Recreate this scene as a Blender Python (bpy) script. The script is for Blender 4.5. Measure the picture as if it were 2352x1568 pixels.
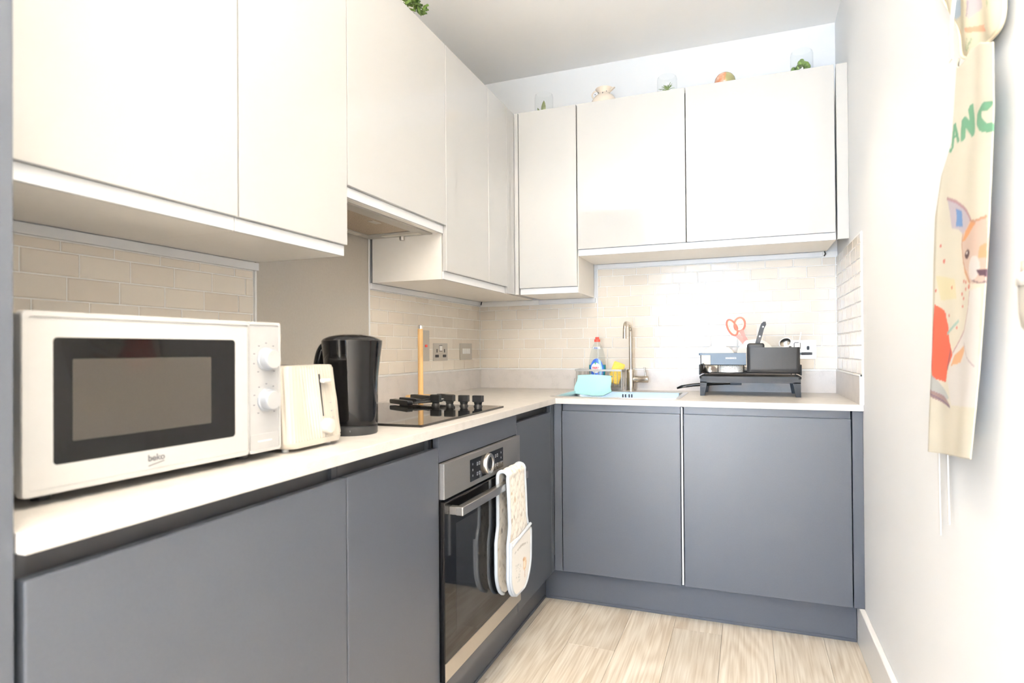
import bpy, bmesh, math, random
import numpy as np
from mathutils import Matrix, Vector
random.seed(7); rng = np.random.default_rng(7)
for o in list(bpy.data.objects): bpy.data.objects.remove(o)
SC = bpy.context.scene
COL = SC.collection
PI = math.pi

# ------------------------------------------------------------------ camera
cam_d = bpy.data.cameras.new('camera'); cam = bpy.data.objects.new('camera', cam_d); COL.objects.link(cam)
def set_camera(loc, yaw, pitch, roll, fpx, sy):
    y, p, r = map(math.radians, (yaw, pitch, roll))
    fw = Vector((-math.sin(y)*math.cos(p), math.cos(y)*math.cos(p), math.sin(p)))
    rt = Vector((math.cos(y), math.sin(y), 0)); up = rt.cross(fw)
    r2 = rt*math.cos(r) + up*math.sin(r); u2 = up*math.cos(r) - rt*math.sin(r)
    m = Matrix((r2, u2, -fw)).transposed().to_4x4(); m.translation = Vector(loc)
    cam.matrix_world = m
    cam_d.sensor_width = 36.0; cam_d.lens = fpx/2352*36.0; cam_d.shift_y = sy/2352
    cam_d.clip_start = 0.05
    cam_d.dof.use_dof = True; cam_d.dof.focus_distance = 2.45; cam_d.dof.aperture_fstop = 4.0
set_camera((1.4086, -3.1595, 1.1012), 20.9959, 0.3974, -0.4156, 1401.35, 11.26)
SC.camera = cam

# ------------------------------------------------------------------ light
SC.view_settings.view_transform = 'Standard'; SC.view_settings.look = 'None'
SC.view_settings.gamma = 1.0; SC.view_settings.use_curve_mapping = False
SC.view_settings.exposure = 0.96
SKY = 15.5          # daylight outside the rear glass doors
SUN = 260.0          # sun on the floor by the rear glass doors
FILL_UPLIGHT = 420.0     # added fill uplighter that brightens the ceiling, watts
LAMP = 8.8         # each ceiling downlight, watts
W = bpy.data.worlds.new('world'); SC.world = W; W.use_nodes = True
bg = W.node_tree.nodes['Background']; bg.inputs[0].default_value = (0.50, 0.71, 1.0, 1); bg.inputs[1].default_value = SKY
pd = bpy.data.lights.new('daylight_portal', 'AREA'); pd.shape = 'RECTANGLE'; pd.size = 1.45; pd.size_y = 2.2; pd.cycles.is_portal = True
po = bpy.data.objects.new('daylight_portal', pd); COL.objects.link(po); po.location = (0.625, -6.02, 1.15); po.rotation_euler = (PI/2, 0, 0)
sd = bpy.data.lights.new('sun', 'SUN'); sd.energy = SUN; sd.color = (1., .87, .68); sd.angle = math.radians(.6)
so_ = bpy.data.objects.new('sun', sd); COL.objects.link(so_); so_.location = (2, -12, 8); so_.rotation_euler = Vector((-.22, .70, -.70)).to_track_quat('-Z', 'Y').to_euler()

# ------------------------------------------------------------------ dimensions (metres)
XB, YB = .626, .622          # base door fronts
XW, YW = .6405, .640         # worktop fronts
XR = 1.8046; ZT = .8956; TH = .0239; ZC = 2.605
YEND = -2.709
XU, YU = .350, .353          # wall door fronts
ZU, ZU2, ZTOP = 1.4054, 1.5783, 2.267

# ------------------------------------------------------------------ materials
def lin(c):
    if isinstance(c, str):
        c = c.lstrip('#'); c = [int(c[i:i+2], 16)/255 for i in (0, 2, 4)]
        return tuple(x/12.92 if x <= .04045 else ((x+.055)/1.055)**2.4 for x in c)
    return tuple(c)
MATS = {}
def mat(name, col, rough=.5, metal=0., spec=.5, coat=0., noise=0., nscale=40., bump=0., bscale=60., trans=0., ior=1.45, alpha=1., emit=None, estr=0., vcol=False, stretch=None, coord='Object'):
    m = bpy.data.materials.new(name); m.use_nodes = True; MATS[name] = m
    nt = m.node_tree; b = nt.nodes['Principled BSDF']; c = lin(col)
    b.inputs['Base Color'].default_value = (*c, 1); b.inputs['Roughness'].default_value = rough
    b.inputs['Metallic'].default_value = metal; b.inputs['Specular IOR Level'].default_value = spec
    b.inputs['Coat Weight'].default_value = coat; b.inputs['Coat Roughness'].default_value = .03
    b.inputs['Transmission Weight'].default_value = trans; b.inputs['IOR'].default_value = ior
    if emit: b.inputs['Emission Color'].default_value = (*lin(emit), 1); b.inputs['Emission Strength'].default_value = estr
    L = nt.links
    tc = nt.nodes.new('ShaderNodeTexCoord'); src = tc.outputs[coord]
    if stretch:
        mp = nt.nodes.new('ShaderNodeMapping'); mp.inputs['Scale'].default_value = stretch; L.new(src, mp.inputs[0]); src = mp.outputs[0]
    if vcol:
        a = nt.nodes.new('ShaderNodeVertexColor'); a.layer_name = 'print'; L.new(a.outputs[0], b.inputs['Base Color'])
    elif noise:
        n = nt.nodes.new('ShaderNodeTexNoise'); n.inputs['Scale'].default_value = nscale; n.inputs['Detail'].default_value = 4; L.new(src, n.inputs['Vector'])
        r = nt.nodes.new('ShaderNodeValToRGB'); r.color_ramp.elements[0].position = .3; r.color_ramp.elements[1].position = .7
        r.color_ramp.elements[0].color = (*[x*(1-noise) for x in c], 1); r.color_ramp.elements[1].color = (*[min(1, x*(1+noise)) for x in c], 1)
        L.new(n.outputs[0], r.inputs[0]); L.new(r.outputs[0], b.inputs['Base Color'])
    if bump:
        n = nt.nodes.new('ShaderNodeTexNoise'); n.inputs['Scale'].default_value = bscale; n.inputs['Detail'].default_value = 2; L.new(src, n.inputs['Vector'])
        k = nt.nodes.new('ShaderNodeBump'); k.inputs['Strength'].default_value = bump; k.inputs['Distance'].default_value = .002
        L.new(n.outputs[0], k.inputs['Height']); L.new(k.outputs[0], b.inputs['Normal'])
    return m
mat('paint', (.82, .818, .81), .6, noise=.01, nscale=3, bump=.03, bscale=200)
mat('ceiling_paint', (.96, .94, .91), .7, noise=.01, nscale=2)
mat('skirting_paint', (.82, .80, .77), .3, noise=.01)
mat('gloss_door', (.525, .517, .497), .07, coat=.5, noise=.006, nscale=3)
mat('carcass', (.92, .87, .80), .4, noise=.01)
mat('rail_white', (.78, .78, .78), .25, noise=.01)
mat('grey_door', (.0595, .068, .0855), .36, spec=.65, noise=.03, nscale=220)
mat('grey_dark', (.05, .052, .058), .45, noise=.03)
mat('grout', (.93, .91, .87), .8, noise=.02)
mat('bounce_paving', (.66, .63, .58), .8, noise=.08, nscale=5)
mat('sealant', (.85, .84, .82), .3, noise=.01)
mat('splash', (.46, .42, .36), .12, noise=.02, nscale=120)
mat('steel', (.55, .52, .48), .28, metal=1, noise=.06, nscale=200, stretch=(1, 1, 12))
mat('oven_steel', (.22, .215, .215), .38, metal=.6, noise=.05, nscale=300)
mat('sink_steel', (.62, .64, .66), .25, metal=1, noise=.05, nscale=150)
mat('nickel', (.60, .55, .48), .27, metal=1, noise=.04)
mat('chrome', (.75, .75, .75), .12, metal=1, noise=.02)
mat('black_glass', (.006, .006, .0065), .04, spec=.28, noise=.02)
mat('oven_glass', (.004, .004, .0045), .04, spec=.34, noise=.02)
mat('oven_inner', (.014, .015, .017), .05, spec=.34, noise=.05, nscale=30)
mat('hob_glass', (.008, .0075, .007), .035, spec=.6, noise=.02)
mat('black_gloss', (.003, .003, .0035), .06, spec=.32, noise=.02)
mat('black_matt', (.012, .0125, .0135), .38, spec=.4, noise=.05, nscale=120)
mat('black_plastic', (.020, .0215, .0240), .42, spec=.4, noise=.06, nscale=200)
mat('rack_blue', (.060, .092, .135), .35, noise=.03)
mat('micro_white', (.435, .43, .418), .32, noise=.01)
mat('micro_panel', (.40, .398, .395), .35, metal=.1, noise=.02)
mat('micro_inner', (.042, .039, .035), .06, spec=.28, noise=.06, nscale=700)
mat('knob_silver', (.34, .36, .39), .32, metal=.3, noise=.02)
mat('logo_grey', (.12, .12, .13), .4, noise=.02)
mat('toaster_cream', (.50, .46, .395), .3, noise=.01)
mat('toaster_knob', (.58, .545, .49), .25, noise=.01)
mat('wood_pale', (.72, .46, .20), .45, noise=.12, nscale=18, stretch=(6, 6, .6))
mat('plate_steel', (.50, .47, .43), .3, metal=.9, noise=.04, nscale=300)
mat('socket_black', (.02, .02, .022), .4, noise=.02)
mat('white_plastic', (.82, .82, .80), .3, noise=.01)
mat('ceramic', (.85, .82, .76), .15, noise=.01)
mat('jug_cream', (.80, .70, .58), .2, noise=.02)
mat('red_plastic', (.85, .10, .07), .3, noise=.03)
mat('red_soft', (.83, .16, .12), .35, noise=.03)
mat('cream_soft', (.85, .72, .52), .4, noise=.02)
mat('sponge', (.88, .62, .12), .9, noise=.1, nscale=160, bump=.6, bscale=220)
mat('cloth_aqua', (.45, .80, .80), .9, noise=.04, nscale=200, bump=.5, bscale=500)
mat('leaf', (.09, .16, .03), .5, noise=.35, nscale=60)
mat('leaf_pale', (.17, .27, .07), .5, noise=.35, nscale=60)
mat('leaf_olive', (.20, .23, .08), .5, noise=.2, nscale=60)
mat('soil', (.30, .24, .18), .9, noise=.3)
mat('liquid', (.02, .30, .38), .1, noise=.03)
mat('label_blue', (.03, .12, .55), .35, noise=.05)
mat('label_light', (.30, .55, .85), .35, noise=.05)
mat('label_green', (.05, .40, .16), .4, noise=.03)
mat('label_red', (.62, .02, .05), .4, noise=.03)
mat('filter_mesh', (.42, .34, .25), .45, metal=.5, noise=.35, nscale=420, bump=.8, bscale=420)
mat('hood_grey', (.46, .44, .40), .35, metal=.4, noise=.03)
mat('lens', (.62, .58, .50), .3, noise=.02)
mat('lamp_lens', (1, 1, 1), .3, emit=(1., .86, .68), estr=25.)
mat('print_cloth', (.8, .8, .8), .9, vcol=True, bump=.15, bscale=700)
mat('quilt', (.8, .8, .8), .85, vcol=True)
mat('binding', (.46, .49, .52), .85, noise=.02)
mat('strap_white', (.72, .71, .68), .9, noise=.01)

# gloss tile: slow waviness so that the glaze breaks up the window's reflection
def tile_mat():
    m = mat('tile', (.50, .46, .395), .07, spec=.36)
    nt = m.node_tree; L = nt.links; b = nt.nodes['Principled BSDF']
    oi = nt.nodes.new('ShaderNodeObjectInfo'); r = nt.nodes.new('ShaderNodeValToRGB')
    r.color_ramp.elements[0].color = (.76, .68, .58, 1); r.color_ramp.elements[1].color = (.82, .75, .65, 1)
    L.new(oi.outputs['Random'], r.inputs[0]); L.new(r.outputs[0], b.inputs['Base Color'])
    g = nt.nodes.new('ShaderNodeNewGeometry'); n = nt.nodes.new('ShaderNodeTexNoise'); n.inputs['Scale'].default_value = 32; n.inputs['Detail'].default_value = 3
    n.inputs['Roughness'].default_value = .55
    L.new(g.outputs['Position'], n.inputs['Vector'])
    k = nt.nodes.new('ShaderNodeBump'); k.inputs['Strength'].default_value = .16; k.inputs['Distance'].default_value = .006
    L.new(n.outputs[0], k.inputs['Height']); L.new(k.outputs[0], b.inputs['Normal'])
tile_mat()
def stone_mat(name, c, s):
    m = mat(name, c, .32, spec=.45); nt = m.node_tree; L = nt.links; b = nt.nodes['Principled BSDF']
    g = nt.nodes.new('ShaderNodeNewGeometry')
    n1 = nt.nodes.new('ShaderNodeTexNoise'); n1.inputs['Scale'].default_value = 420; n1.inputs['Detail'].default_value = 2
    n2 = nt.nodes.new('ShaderNodeTexNoise'); n2.inputs['Scale'].default_value = 22; n2.inputs['Detail'].default_value = 4
    ad = nt.nodes.new('ShaderNodeMath'); ad.operation = 'ADD'
    r = nt.nodes.new('ShaderNodeValToRGB'); r.color_ramp.elements[0].position = .75; r.color_ramp.elements[1].position = 1.2
    r.color_ramp.elements[0].color = (*[x*(1-s) for x in c], 1); r.color_ramp.elements[1].color = (*[min(1, x*(1+s)) for x in c], 1)
    for n in (n1, n2): L.new(g.outputs['Position'], n.inputs['Vector'])
    L.new(n1.outputs[0], ad.inputs[0]); L.new(n2.outputs[0], ad.inputs[1]); L.new(ad.outputs[0], r.inputs[0]); L.new(r.outputs[0], b.inputs['Base Color'])
stone_mat('worktop', (.54, .512, .48), .09); stone_mat('upstand', (.66, .615, .58), .06)
def plank_mat():
    m = mat('oak', (.6, .5, .38), .38, spec=.4); nt = m.node_tree; L = nt.links; b = nt.nodes['Principled BSDF']
    oi = nt.nodes.new('ShaderNodeObjectInfo'); g = nt.nodes.new('ShaderNodeNewGeometry')
    mu = nt.nodes.new('ShaderNodeVectorMath'); mu.operation = 'SCALE'; mu.inputs[3].default_value = 37.
    cx = nt.nodes.new('ShaderNodeCombineXYZ'); L.new(oi.outputs['Random'], cx.inputs[0]); L.new(oi.outputs['Random'], cx.inputs[1]); L.new(cx.outputs[0], mu.inputs[0])
    ad = nt.nodes.new('ShaderNodeVectorMath'); ad.operation = 'ADD'; L.new(g.outputs['Position'], ad.inputs[0]); L.new(mu.outputs[0], ad.inputs[1])
    mp = nt.nodes.new('ShaderNodeMapping'); mp.inputs['Scale'].default_value = (1, .14, 1); L.new(ad.outputs[0], mp.inputs[0])
    # cathedral figure: distorted bands from a stretched noise field
    n = nt.nodes.new('ShaderNodeTexNoise'); n.inputs['Scale'].default_value = 7; n.inputs['Detail'].default_value = 1.2; L.new(mp.outputs[0], n.inputs['Vector'])
    k = nt.nodes.new('ShaderNodeMath'); k.operation = 'MULTIPLY'; k.inputs[1].default_value = 72; L.new(n.outputs[0], k.inputs[0])
    s = nt.nodes.new('ShaderNodeMath'); s.operation = 'SINE'; L.new(k.outputs[0], s.inputs[0])
    f = nt.nodes.new('ShaderNodeTexNoise'); f.inputs['Scale'].default_value = 130; f.inputs['Detail'].default_value = 3; mp2 = nt.nodes.new('ShaderNodeMapping'); mp2.inputs['Scale'].default_value = (1, .03, 1)
    L.new(ad.outputs[0], mp2.inputs[0]); L.new(mp2.outputs[0], f.inputs['Vector'])
    w = nt.nodes.new('ShaderNodeMath'); w.operation = 'MULTIPLY_ADD'; w.inputs[1].default_value = .085; L.new(s.outputs[0], w.inputs[0]); L.new(f.outputs[0], w.inputs[2])
    big = nt.nodes.new('ShaderNodeTexNoise'); big.inputs['Scale'].default_value = 6; L.new(mp.outputs[0], big.inputs['Vector'])
    w2 = nt.nodes.new('ShaderNodeMath'); w2.operation = 'MULTIPLY_ADD'; w2.inputs[1].default_value = .5; L.new(big.outputs[0], w2.inputs[0]); L.new(w.outputs[0], w2.inputs[2])
    r = nt.nodes.new('ShaderNodeValToRGB'); e = r.color_ramp.elements
    e[0].position = .52; e[0].color = (.49, .41, .32, 1); e[1].position = .98; e[1].color = (.71, .65, .56, 1)
    x = e.new(.74); x.color = (.60, .53, .44, 1)
    L.new(w2.outputs[0], r.inputs[0])
    hs = nt.nodes.new('ShaderNodeHueSaturation'); mr = nt.nodes.new('ShaderNodeMapRange'); mr.inputs[3].default_value = .9; mr.inputs[4].default_value = 1.1
    L.new(oi.outputs['Random'], mr.inputs[0]); L.new(mr.outputs[0], hs.inputs['Value']); L.new(r.outputs[0], hs.inputs['Color']); L.new(hs.outputs[0], b.inputs['Base Color'])
plank_mat()
def thin_glass(name, tint, refl=.12):
    m = bpy.data.materials.new(name); m.use_nodes = True; MATS[name] = m; nt = m.node_tree; nt.nodes.remove(nt.nodes['Principled BSDF'])
    out = nt.nodes['Material Output']; t = nt.nodes.new('ShaderNodeBsdfTransparent'); t.inputs[0].default_value = (*tint, 1)
    gl = nt.nodes.new('ShaderNodeBsdfGlossy'); gl.inputs['Roughness'].default_value = .02
    lw = nt.nodes.new('ShaderNodeLayerWeight'); lw.inputs[0].default_value = .5; pw_ = nt.nodes.new('ShaderNodeMath'); pw_.operation = 'POWER'; pw_.inputs[1].default_value = 4.
    nt.links.new(lw.outputs['Facing'], pw_.inputs[0]); fr = nt.nodes.new('ShaderNodeMath'); fr.operation = 'MULTIPLY_ADD'; fr.inputs[1].default_value = .6; fr.inputs[2].default_value = .03; nt.links.new(pw_.outputs[0], fr.inputs[0])
    mx = nt.nodes.new('ShaderNodeMixShader'); nt.links.new(fr.outputs[0], mx.inputs[0]); nt.links.new(t.outputs[0], mx.inputs[1]); nt.links.new(gl.outputs[0], mx.inputs[2]); nt.links.new(mx.outputs[0], out.inputs[0])
thin_glass('jar_glass', (.97, .98, .98)); thin_glass('bottle_clear', (.93, .95, .95)); thin_glass('window_glass', (.98, .99, 1.))

# ------------------------------------------------------------------ builders
def _attach(o, parent, local):
    if parent is not None:
        o.parent = parent
        if not local:
            m = Matrix.Identity(4); p = parent; chain = []
            while p is not None: chain.append(p); p = p.parent
            for q in reversed(chain): m = m @ q.matrix_parent_inverse @ q.matrix_basis
            o.matrix_parent_inverse = m.inverted()
def link(name, me, m=None, parent=None, local=False, smooth=False):
    o = bpy.data.objects.new(name, me); COL.objects.link(o)
    if m: me.materials.append(MATS[m])
    if smooth is True:
        for p in me.polygons: p.use_smooth = True
    elif smooth:
        me.shade_smooth() if False else None
        for p in me.polygons: p.use_smooth = True
        try: me.set_sharp_from_angle(angle=math.radians(smooth))
        except Exception: pass
    _attach(o, parent, local); return o
def mesh(name, v, f, m=None, parent=None, local=False, smooth=False):
    me = bpy.data.meshes.new(name); me.from_pydata([tuple(map(float, x)) for x in v], [], [list(map(int, x)) for x in f]); me.validate(); me.update()
    b = bmesh.new(); b.from_mesh(me); bmesh.ops.recalc_face_normals(b, faces=b.faces); b.to_mesh(me); b.free()
    return link(name, me, m, parent, local, smooth)
def from_bm(name, bm, m, parent=None, local=False, smooth=False):
    bmesh.ops.recalc_face_normals(bm, faces=bm.faces)
    me = bpy.data.meshes.new(name); bm.to_mesh(me); bm.free(); return link(name, me, m, parent, local, smooth)
def add_box(bm, x0, x1, y0, y1, z0, z1):
    v = [bm.verts.new((x, y, z)) for x in (x0, x1) for y in (y0, y1) for z in (z0, z1)]
    for f in ((0, 1, 3, 2), (4, 6, 7, 5), (0, 4, 5, 1), (2, 3, 7, 6), (0, 2, 6, 4), (1, 5, 7, 3)): bm.faces.new([v[i] for i in f])
def box(name, x0, x1, y0, y1, z0, z1, m, parent=None, bev=.001, seg=1, local=False, smooth=False):
    bm = bmesh.new(); add_box(bm, x0, x1, y0, y1, z0, z1)
    if bev: bmesh.ops.bevel(bm, geom=bm.edges[:], offset=bev, segments=seg, affect='EDGES', profile=.5)
    return from_bm(name, bm, m, parent, local, smooth)
def boxes(name, lst, m, parent=None, local=False):
    bm = bmesh.new()
    for b in lst: add_box(bm, *b)
    return from_bm(name, bm, m, parent, local)
def prism(name, pts, axis, a0, a1, m, parent=None, local=False, bev=0, seg=2, smooth=False):
    """polygon pts in the two other axes (in x,y,z order) pushed along axis"""
    def P3(p, a):
        return {'x': (a, p[0], p[1]), 'y': (p[0], a, p[1]), 'z': (p[0], p[1], a)}[axis]
    n = len(pts); bm = bmesh.new()
    va = [bm.verts.new(P3(p, a0)) for p in pts]; vb = [bm.verts.new(P3(p, a1)) for p in pts]
    fa = bm.faces.new(va); fb = bm.faces.new(vb[::-1])
    for i in range(n): bm.faces.new((va[i], va[(i+1) % n], vb[(i+1) % n], vb[i]))
    if bev:
        ed = [e for e in bm.edges if (e in fa.edges) or (e in fb.edges)]
        bmesh.ops.bevel(bm, geom=list(set(list(fa.edges)+list(fb.edges))), offset=bev, segments=seg, affect='EDGES')
    bmesh.ops.triangulate(bm, faces=[f for f in bm.faces if len(f.verts) > 4])
    return from_bm(name, bm, m, parent, local, smooth)
def rrect(x0, x1, y0, y1, r, n=5):
    p = []
    for cx, cy, a in ((x1-r, y1-r, 0), (x0+r, y1-r, 90), (x0+r, y0+r, 180), (x1-r, y0+r, 270)):
        for i in range(n+1): t = math.radians(a+90*i/n); p.append((cx+r*math.cos(t), cy+r*math.sin(t)))
    return p
def loft(name, rings, m, parent=None, local=False, smooth=True, cap0=True, cap1=True, closed=True):
    n = len(rings[0]); v = [p for r in rings for p in r]; f = []
    for i in range(len(rings)-1):
        for j in range(n if closed else n-1):
            a = i*n+j; b = i*n+(j+1) % n; f.append((a, b, b+n, a+n))
    if cap0: f.append(list(range(n))[::-1])
    if cap1: f.append([(len(rings)-1)*n+j for j in range(n)])
    return mesh(name, v, f, m, parent, local, smooth)
def lathe(name, prof, c, m, parent=None, n=32, local=False, axis='z', smooth=40, cap0=True, cap1=True, sx=1., sy=1.):
    rings = []
    for r, h in prof:
        ring = []
        for k in range(n):
            a = 2*PI*k/n; u, w = r*math.cos(a)*sx, r*math.sin(a)*sy
            ring.append({'z': (c[0]+u, c[1]+w, c[2]+h), 'x': (c[0]+h, c[1]+u, c[2]+w), 'y': (c[0]+u, c[1]+h, c[2]+w)}[axis])
        rings.append(ring)
    return loft(name, rings, m, parent, local, smooth, cap0, cap1)
def frames(path):
    P = [Vector(p) for p in path]; n = len(P); T = []
    for i in range(n): T.append((P[min(i+1, n-1)]-P[max(i-1, 0)]).normalized())
    up = Vector((0, 0, 1)) if abs(T[0].z) < .9 else Vector((0, 1, 0)); out = []
    s = T[0].cross(up).normalized()
    for i in range(n):
        s = (s - T[i]*s.dot(T[i])).normalized(); u = s.cross(T[i]).normalized(); out.append((P[i], s, u))
    return out
def tube_rings(path, r, n=10):
    out = []
    for i, (p, s, u) in enumerate(frames(path)):
        rr = r[i] if isinstance(r, (list, tuple)) else r
        out.append([tuple(p + s*rr*math.cos(2*PI*k/n) + u*rr*math.sin(2*PI*k/n)) for k in range(n)])
    return out
def tube(name, path, r, m, parent=None, n=10, local=False, smooth=40):
    return loft(name, tube_rings(path, r, n), m, parent, local, smooth)
def tubes(name, paths, r, m, parent=None, n=6, local=False):
    v, f = [], []
    for p in paths:
        R = tube_rings(p, r, n); b = len(v); v += [q for ring in R for q in ring]
        for i in range(len(R)-1):
            for j in range(n): a = b+i*n+j; c = b+i*n+(j+1) % n; f.append((a, c, c+n, a+n))
        f.append([b+j for j in range(n)][::-1]); f.append([b+(len(R)-1)*n+j for j in range(n)])
    return mesh(name, v, f, m, parent, local, True)
def arc(c, r, a0, a1, n, plane='xz'):
    out = []
    for i in range(n+1):
        t = math.radians(a0+(a1-a0)*i/n); u, w = r*math.cos(t), r*math.sin(t)
        out.append({'xz': (c[0]+u, c[1], c[2]+w), 'yz': (c[0], c[1]+u, c[2]+w), 'xy': (c[0]+u, c[1]+w, c[2])}[plane])
    return out
def thing(name, label, cat, loc=(0, 0, 0), rz=0., group=None):
    o = bpy.data.objects.new(name, None); COL.objects.link(o); o.location = loc; o.rotation_euler = (0, 0, rz); o.empty_display_size = .05
    return tag(o, label, cat, group)
def tag(o, label, cat, group=None):
    o['label'] = label; o['category'] = cat
    if group: o['group'] = group
    return o
def struct(o, label=None):
    o['kind'] = 'structure'
    if label: o['label'] = label
    return o
def text(name, s, size, m, parent, mw, extrude=.0004, xs=1., bold=0., shear=0., local=True):
    cu = bpy.data.curves.new(name, 'FONT'); cu.body = s; cu.size = size; cu.align_x = 'CENTER'; cu.align_y = 'CENTER'; cu.extrude = extrude; cu.offset = bold; cu.shear = shear
    t = bpy.data.objects.new('tmp', cu); COL.objects.link(t); bpy.context.view_layer.update()
    me = bpy.data.meshes.new_from_object(t.evaluated_get(bpy.context.evaluated_depsgraph_get()))
    bpy.data.objects.remove(t); bpy.data.curves.remove(cu)
    me.name = name; me.transform(Matrix.Diagonal((xs, 1, 1, 1))); me.transform(mw); me.materials.clear()
    return link(name, me, m, parent, local)
def grid_faces(nu, nv): return [(i*nv+j, i*nv+j+1, (i+1)*nv+j+1, (i+1)*nv+j) for i in range(nu-1) for j in range(nv-1)]
def set_print(o, cols):
    me = o.data; a = me.color_attributes.new('print', 'FLOAT_COLOR', 'POINT')
    c = np.ones((len(me.vertices), 4), np.float32); c[:len(cols), :3] = cols; a.data.foreach_set('color', c.ravel())
def in_poly(p, poly):
    x, y = p[:, 0], p[:, 1]; ins = np.zeros(len(p), bool); n = len(poly)
    for i in range(n):
        x0, y0 = poly[i]; x1, y1 = poly[(i+1) % n]
        c = (y0 > y) != (y1 > y); ins ^= c & (x < (x1-x0)*(y-y0)/((y1-y0) if y1 != y0 else 1e-9)+x0)
    return ins
def seg_d(p, a, b):
    a, b = np.array(a), np.array(b); d = b-a; t = np.clip(((p-a)@d)/max(d@d, 1e-12), 0, 1); return np.linalg.norm(p-(a+t[:, None]*d), axis=1)
def stroke_mask(p, pts, w): return np.min([seg_d(p, pts[i], pts[i+1]) for i in range(len(pts)-1)], axis=0) < w
def mixc(c, mask, col, k=1.):
    c[mask] = c[mask]*(1-k)+np.array(lin(col))*k

# ------------------------------------------------------------------ room shell
def wall_box(name, *b, m='paint'): return struct(box(name, *b, m, bev=0))
wall_left = wall_box('wall_left', -.12, 0, -3.4, .12, 0, ZC)
wall_back = wall_box('wall_back', 0, XR+.12, 0, .12, 0, ZC)
wall_right = wall_box('wall_right', XR, XR+.12, -6.12, 0, 0, ZC)
wall_box('wall_return', -1.72, -.12, -3.4, -3.28, 0, ZC)
wall_box('wall_side', -1.72, -1.6, -6.12, -3.4, 0, ZC)
struct(boxes('wall_rear', [(-1.72, -.1, -6.12, -6.0, 0, ZC), (1.35, XR, -6.12, -6.0, 0, ZC), (-.1, 1.35, -6.12, -6.0, 2.25, ZC)], 'paint'))
struct(box('ceiling', -1.72, XR+.12, -6.12, .12, ZC, ZC+.1, 'ceiling_paint', bev=0))
floor = struct(box('floor', -1.72, XR+.12, -6.12, .12, -.1, -.006, 'grey_dark', bev=0))
struct(box('baseboard_right', XR-.018, XR, -6.0, -.560, 0, .150, 'skirting_paint', bev=.004, seg=3))
win = struct(boxes('window_1', [(-.1, -.04, -6.1, -6.03, .0, 2.25), (1.29, 1.35, -6.1, -6.03, .0, 2.25), (-.04, 1.29, -6.1, -6.03, 2.19, 2.25), (-.04, 1.29, -6.1, -6.03, 0, .06), (.60, .65, -6.1, -6.03, .06, 2.19)], 'white_plastic'))
for a, b in ((-.04, .60), (.65, 1.29)): box('pane', a, b, -6.075, -6.065, .06, 2.19, 'window_glass', win, bev=0)
# planks, running from the camera to the back units
PW = .181; base_plank = None
for i in range(-1, 8):
    x0 = .587+PW*(i-1); off = [.30, .05, .42, -.283, .15, -.55, .38, -.12, .25][i+1]
    for j in range(-1, 5):
        y1 = -.55-off+.0-1.22*j+.55; y0 = y1-1.22; y1 = min(y1, -.30); y0 = max(y0, -6.0)
        xa, xb_ = x0, x0+PW
        xb_ = min(xb_, XR)
        if y1-y0 < .05 or xb_-xa < .02: continue
        box('plank', xa+.0004, xb_-.0004, y0+.0004, y1-.0004, -.006, 0, 'oak', floor, bev=.0006)
rest = struct(box('floor_rest', -1.6, .587+PW*(-2)+.0, -6.0, -3.4, -.006, 0, 'oak', bev=0)); rest.name = 'floor_side'
struct(box('floor_bounce_terrace', -3.5, 3.5, -9.0, -6.13, -.12, -.02, 'bounce_paving', bev=0), 'unseen pale terrace added outside the rear glass doors to bounce sunlight')  # unseen slab added to throw sunlight up through the doors onto the ceiling

# ------------------------------------------------------------------ wall tiles
TWD, THT, GR = .1222, .0535, .0028
def tile_mesh(ax):
    """unit tile, face towards the room: ax x -> +x, y -> -y, X -> -x"""
    c = .0022; w, h, d = TWD-GR, THT-GR, .006; V = []
    for (k, dep) in ((0, 0), (0, d-.0015), (c, d)):
        for s, t in ((k, k), (w-k, k), (w-k, h-k), (k, h-k)):
            V.append({'x': (dep, s, t), 'y': (s, -dep, t), 'X': (-dep, s, t)}[ax])
    F = [(8, 9, 10, 11)]
    for l in (0, 4):
        for i in range(4): F.append((l+i, l+(i+1) % 4, l+4+(i+1) % 4, l+4+i))
    me = bpy.data.meshes.new('tile'); me.from_pydata(V, [], F); b = bmesh.new(); b.from_mesh(me); bmesh.ops.recalc_face_normals(b, faces=b.faces); b.to_mesh(me); b.free()
    me.materials.append(MATS['tile'])
    n = sum((p.normal for p in me.polygons[:1]), Vector()); want = {'x': Vector((1, 0, 0)), 'y': Vector((0, -1, 0)), 'X': Vector((-1, 0, 0))}[ax]
    if n.dot(want) < 0: me.flip_normals()
    return me
def tile_field(parent, ax, fixed, a0, a1, z0, z1, offs, me):
    row = 0; z = z0
    while z < z1-.012:
        h = min(THT, z1-z); o = offs[row % len(offs)]
        s = a0-((a0-o) % TWD); 
        while s < a1-.004:
            l, r = max(s, a0), min(s+TWD, a1)
            if r-l > .008:
                t = bpy.data.objects.new('tile', me); COL.objects.link(t); t.parent = parent
                p = {'x': (fixed, l, z), 'y': (l, fixed, z), 'X': (fixed, l, z)}[ax]; t.location = p
                sc = (r-l-GR)/(TWD-GR); sz = (h-GR)/(THT-GR)
                t.scale = (sc, 1, sz) if ax == 'y' else (1, sc, sz)
                j = .0035
                t.rotation_euler = (random.uniform(-j, j)*(ax == 'y'), random.uniform(-j, j)*(ax != 'y'), random.uniform(-j, j))
            s += TWD
        z += THT; row += 1
tl, tb, tr = tile_mesh('x'), tile_mesh('y'), tile_mesh('X')
Z0 = 1.0055
struct_g = []
for nm, b in (('grout_left', (0, .0042, -2.70, -1.702, ZT, 1.375)), ('grout_left', (0, .0042, -1.092, 0, ZT, 1.375))):
    g = box('grout_bed', *b, 'grout', wall_left, bev=0)
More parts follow.
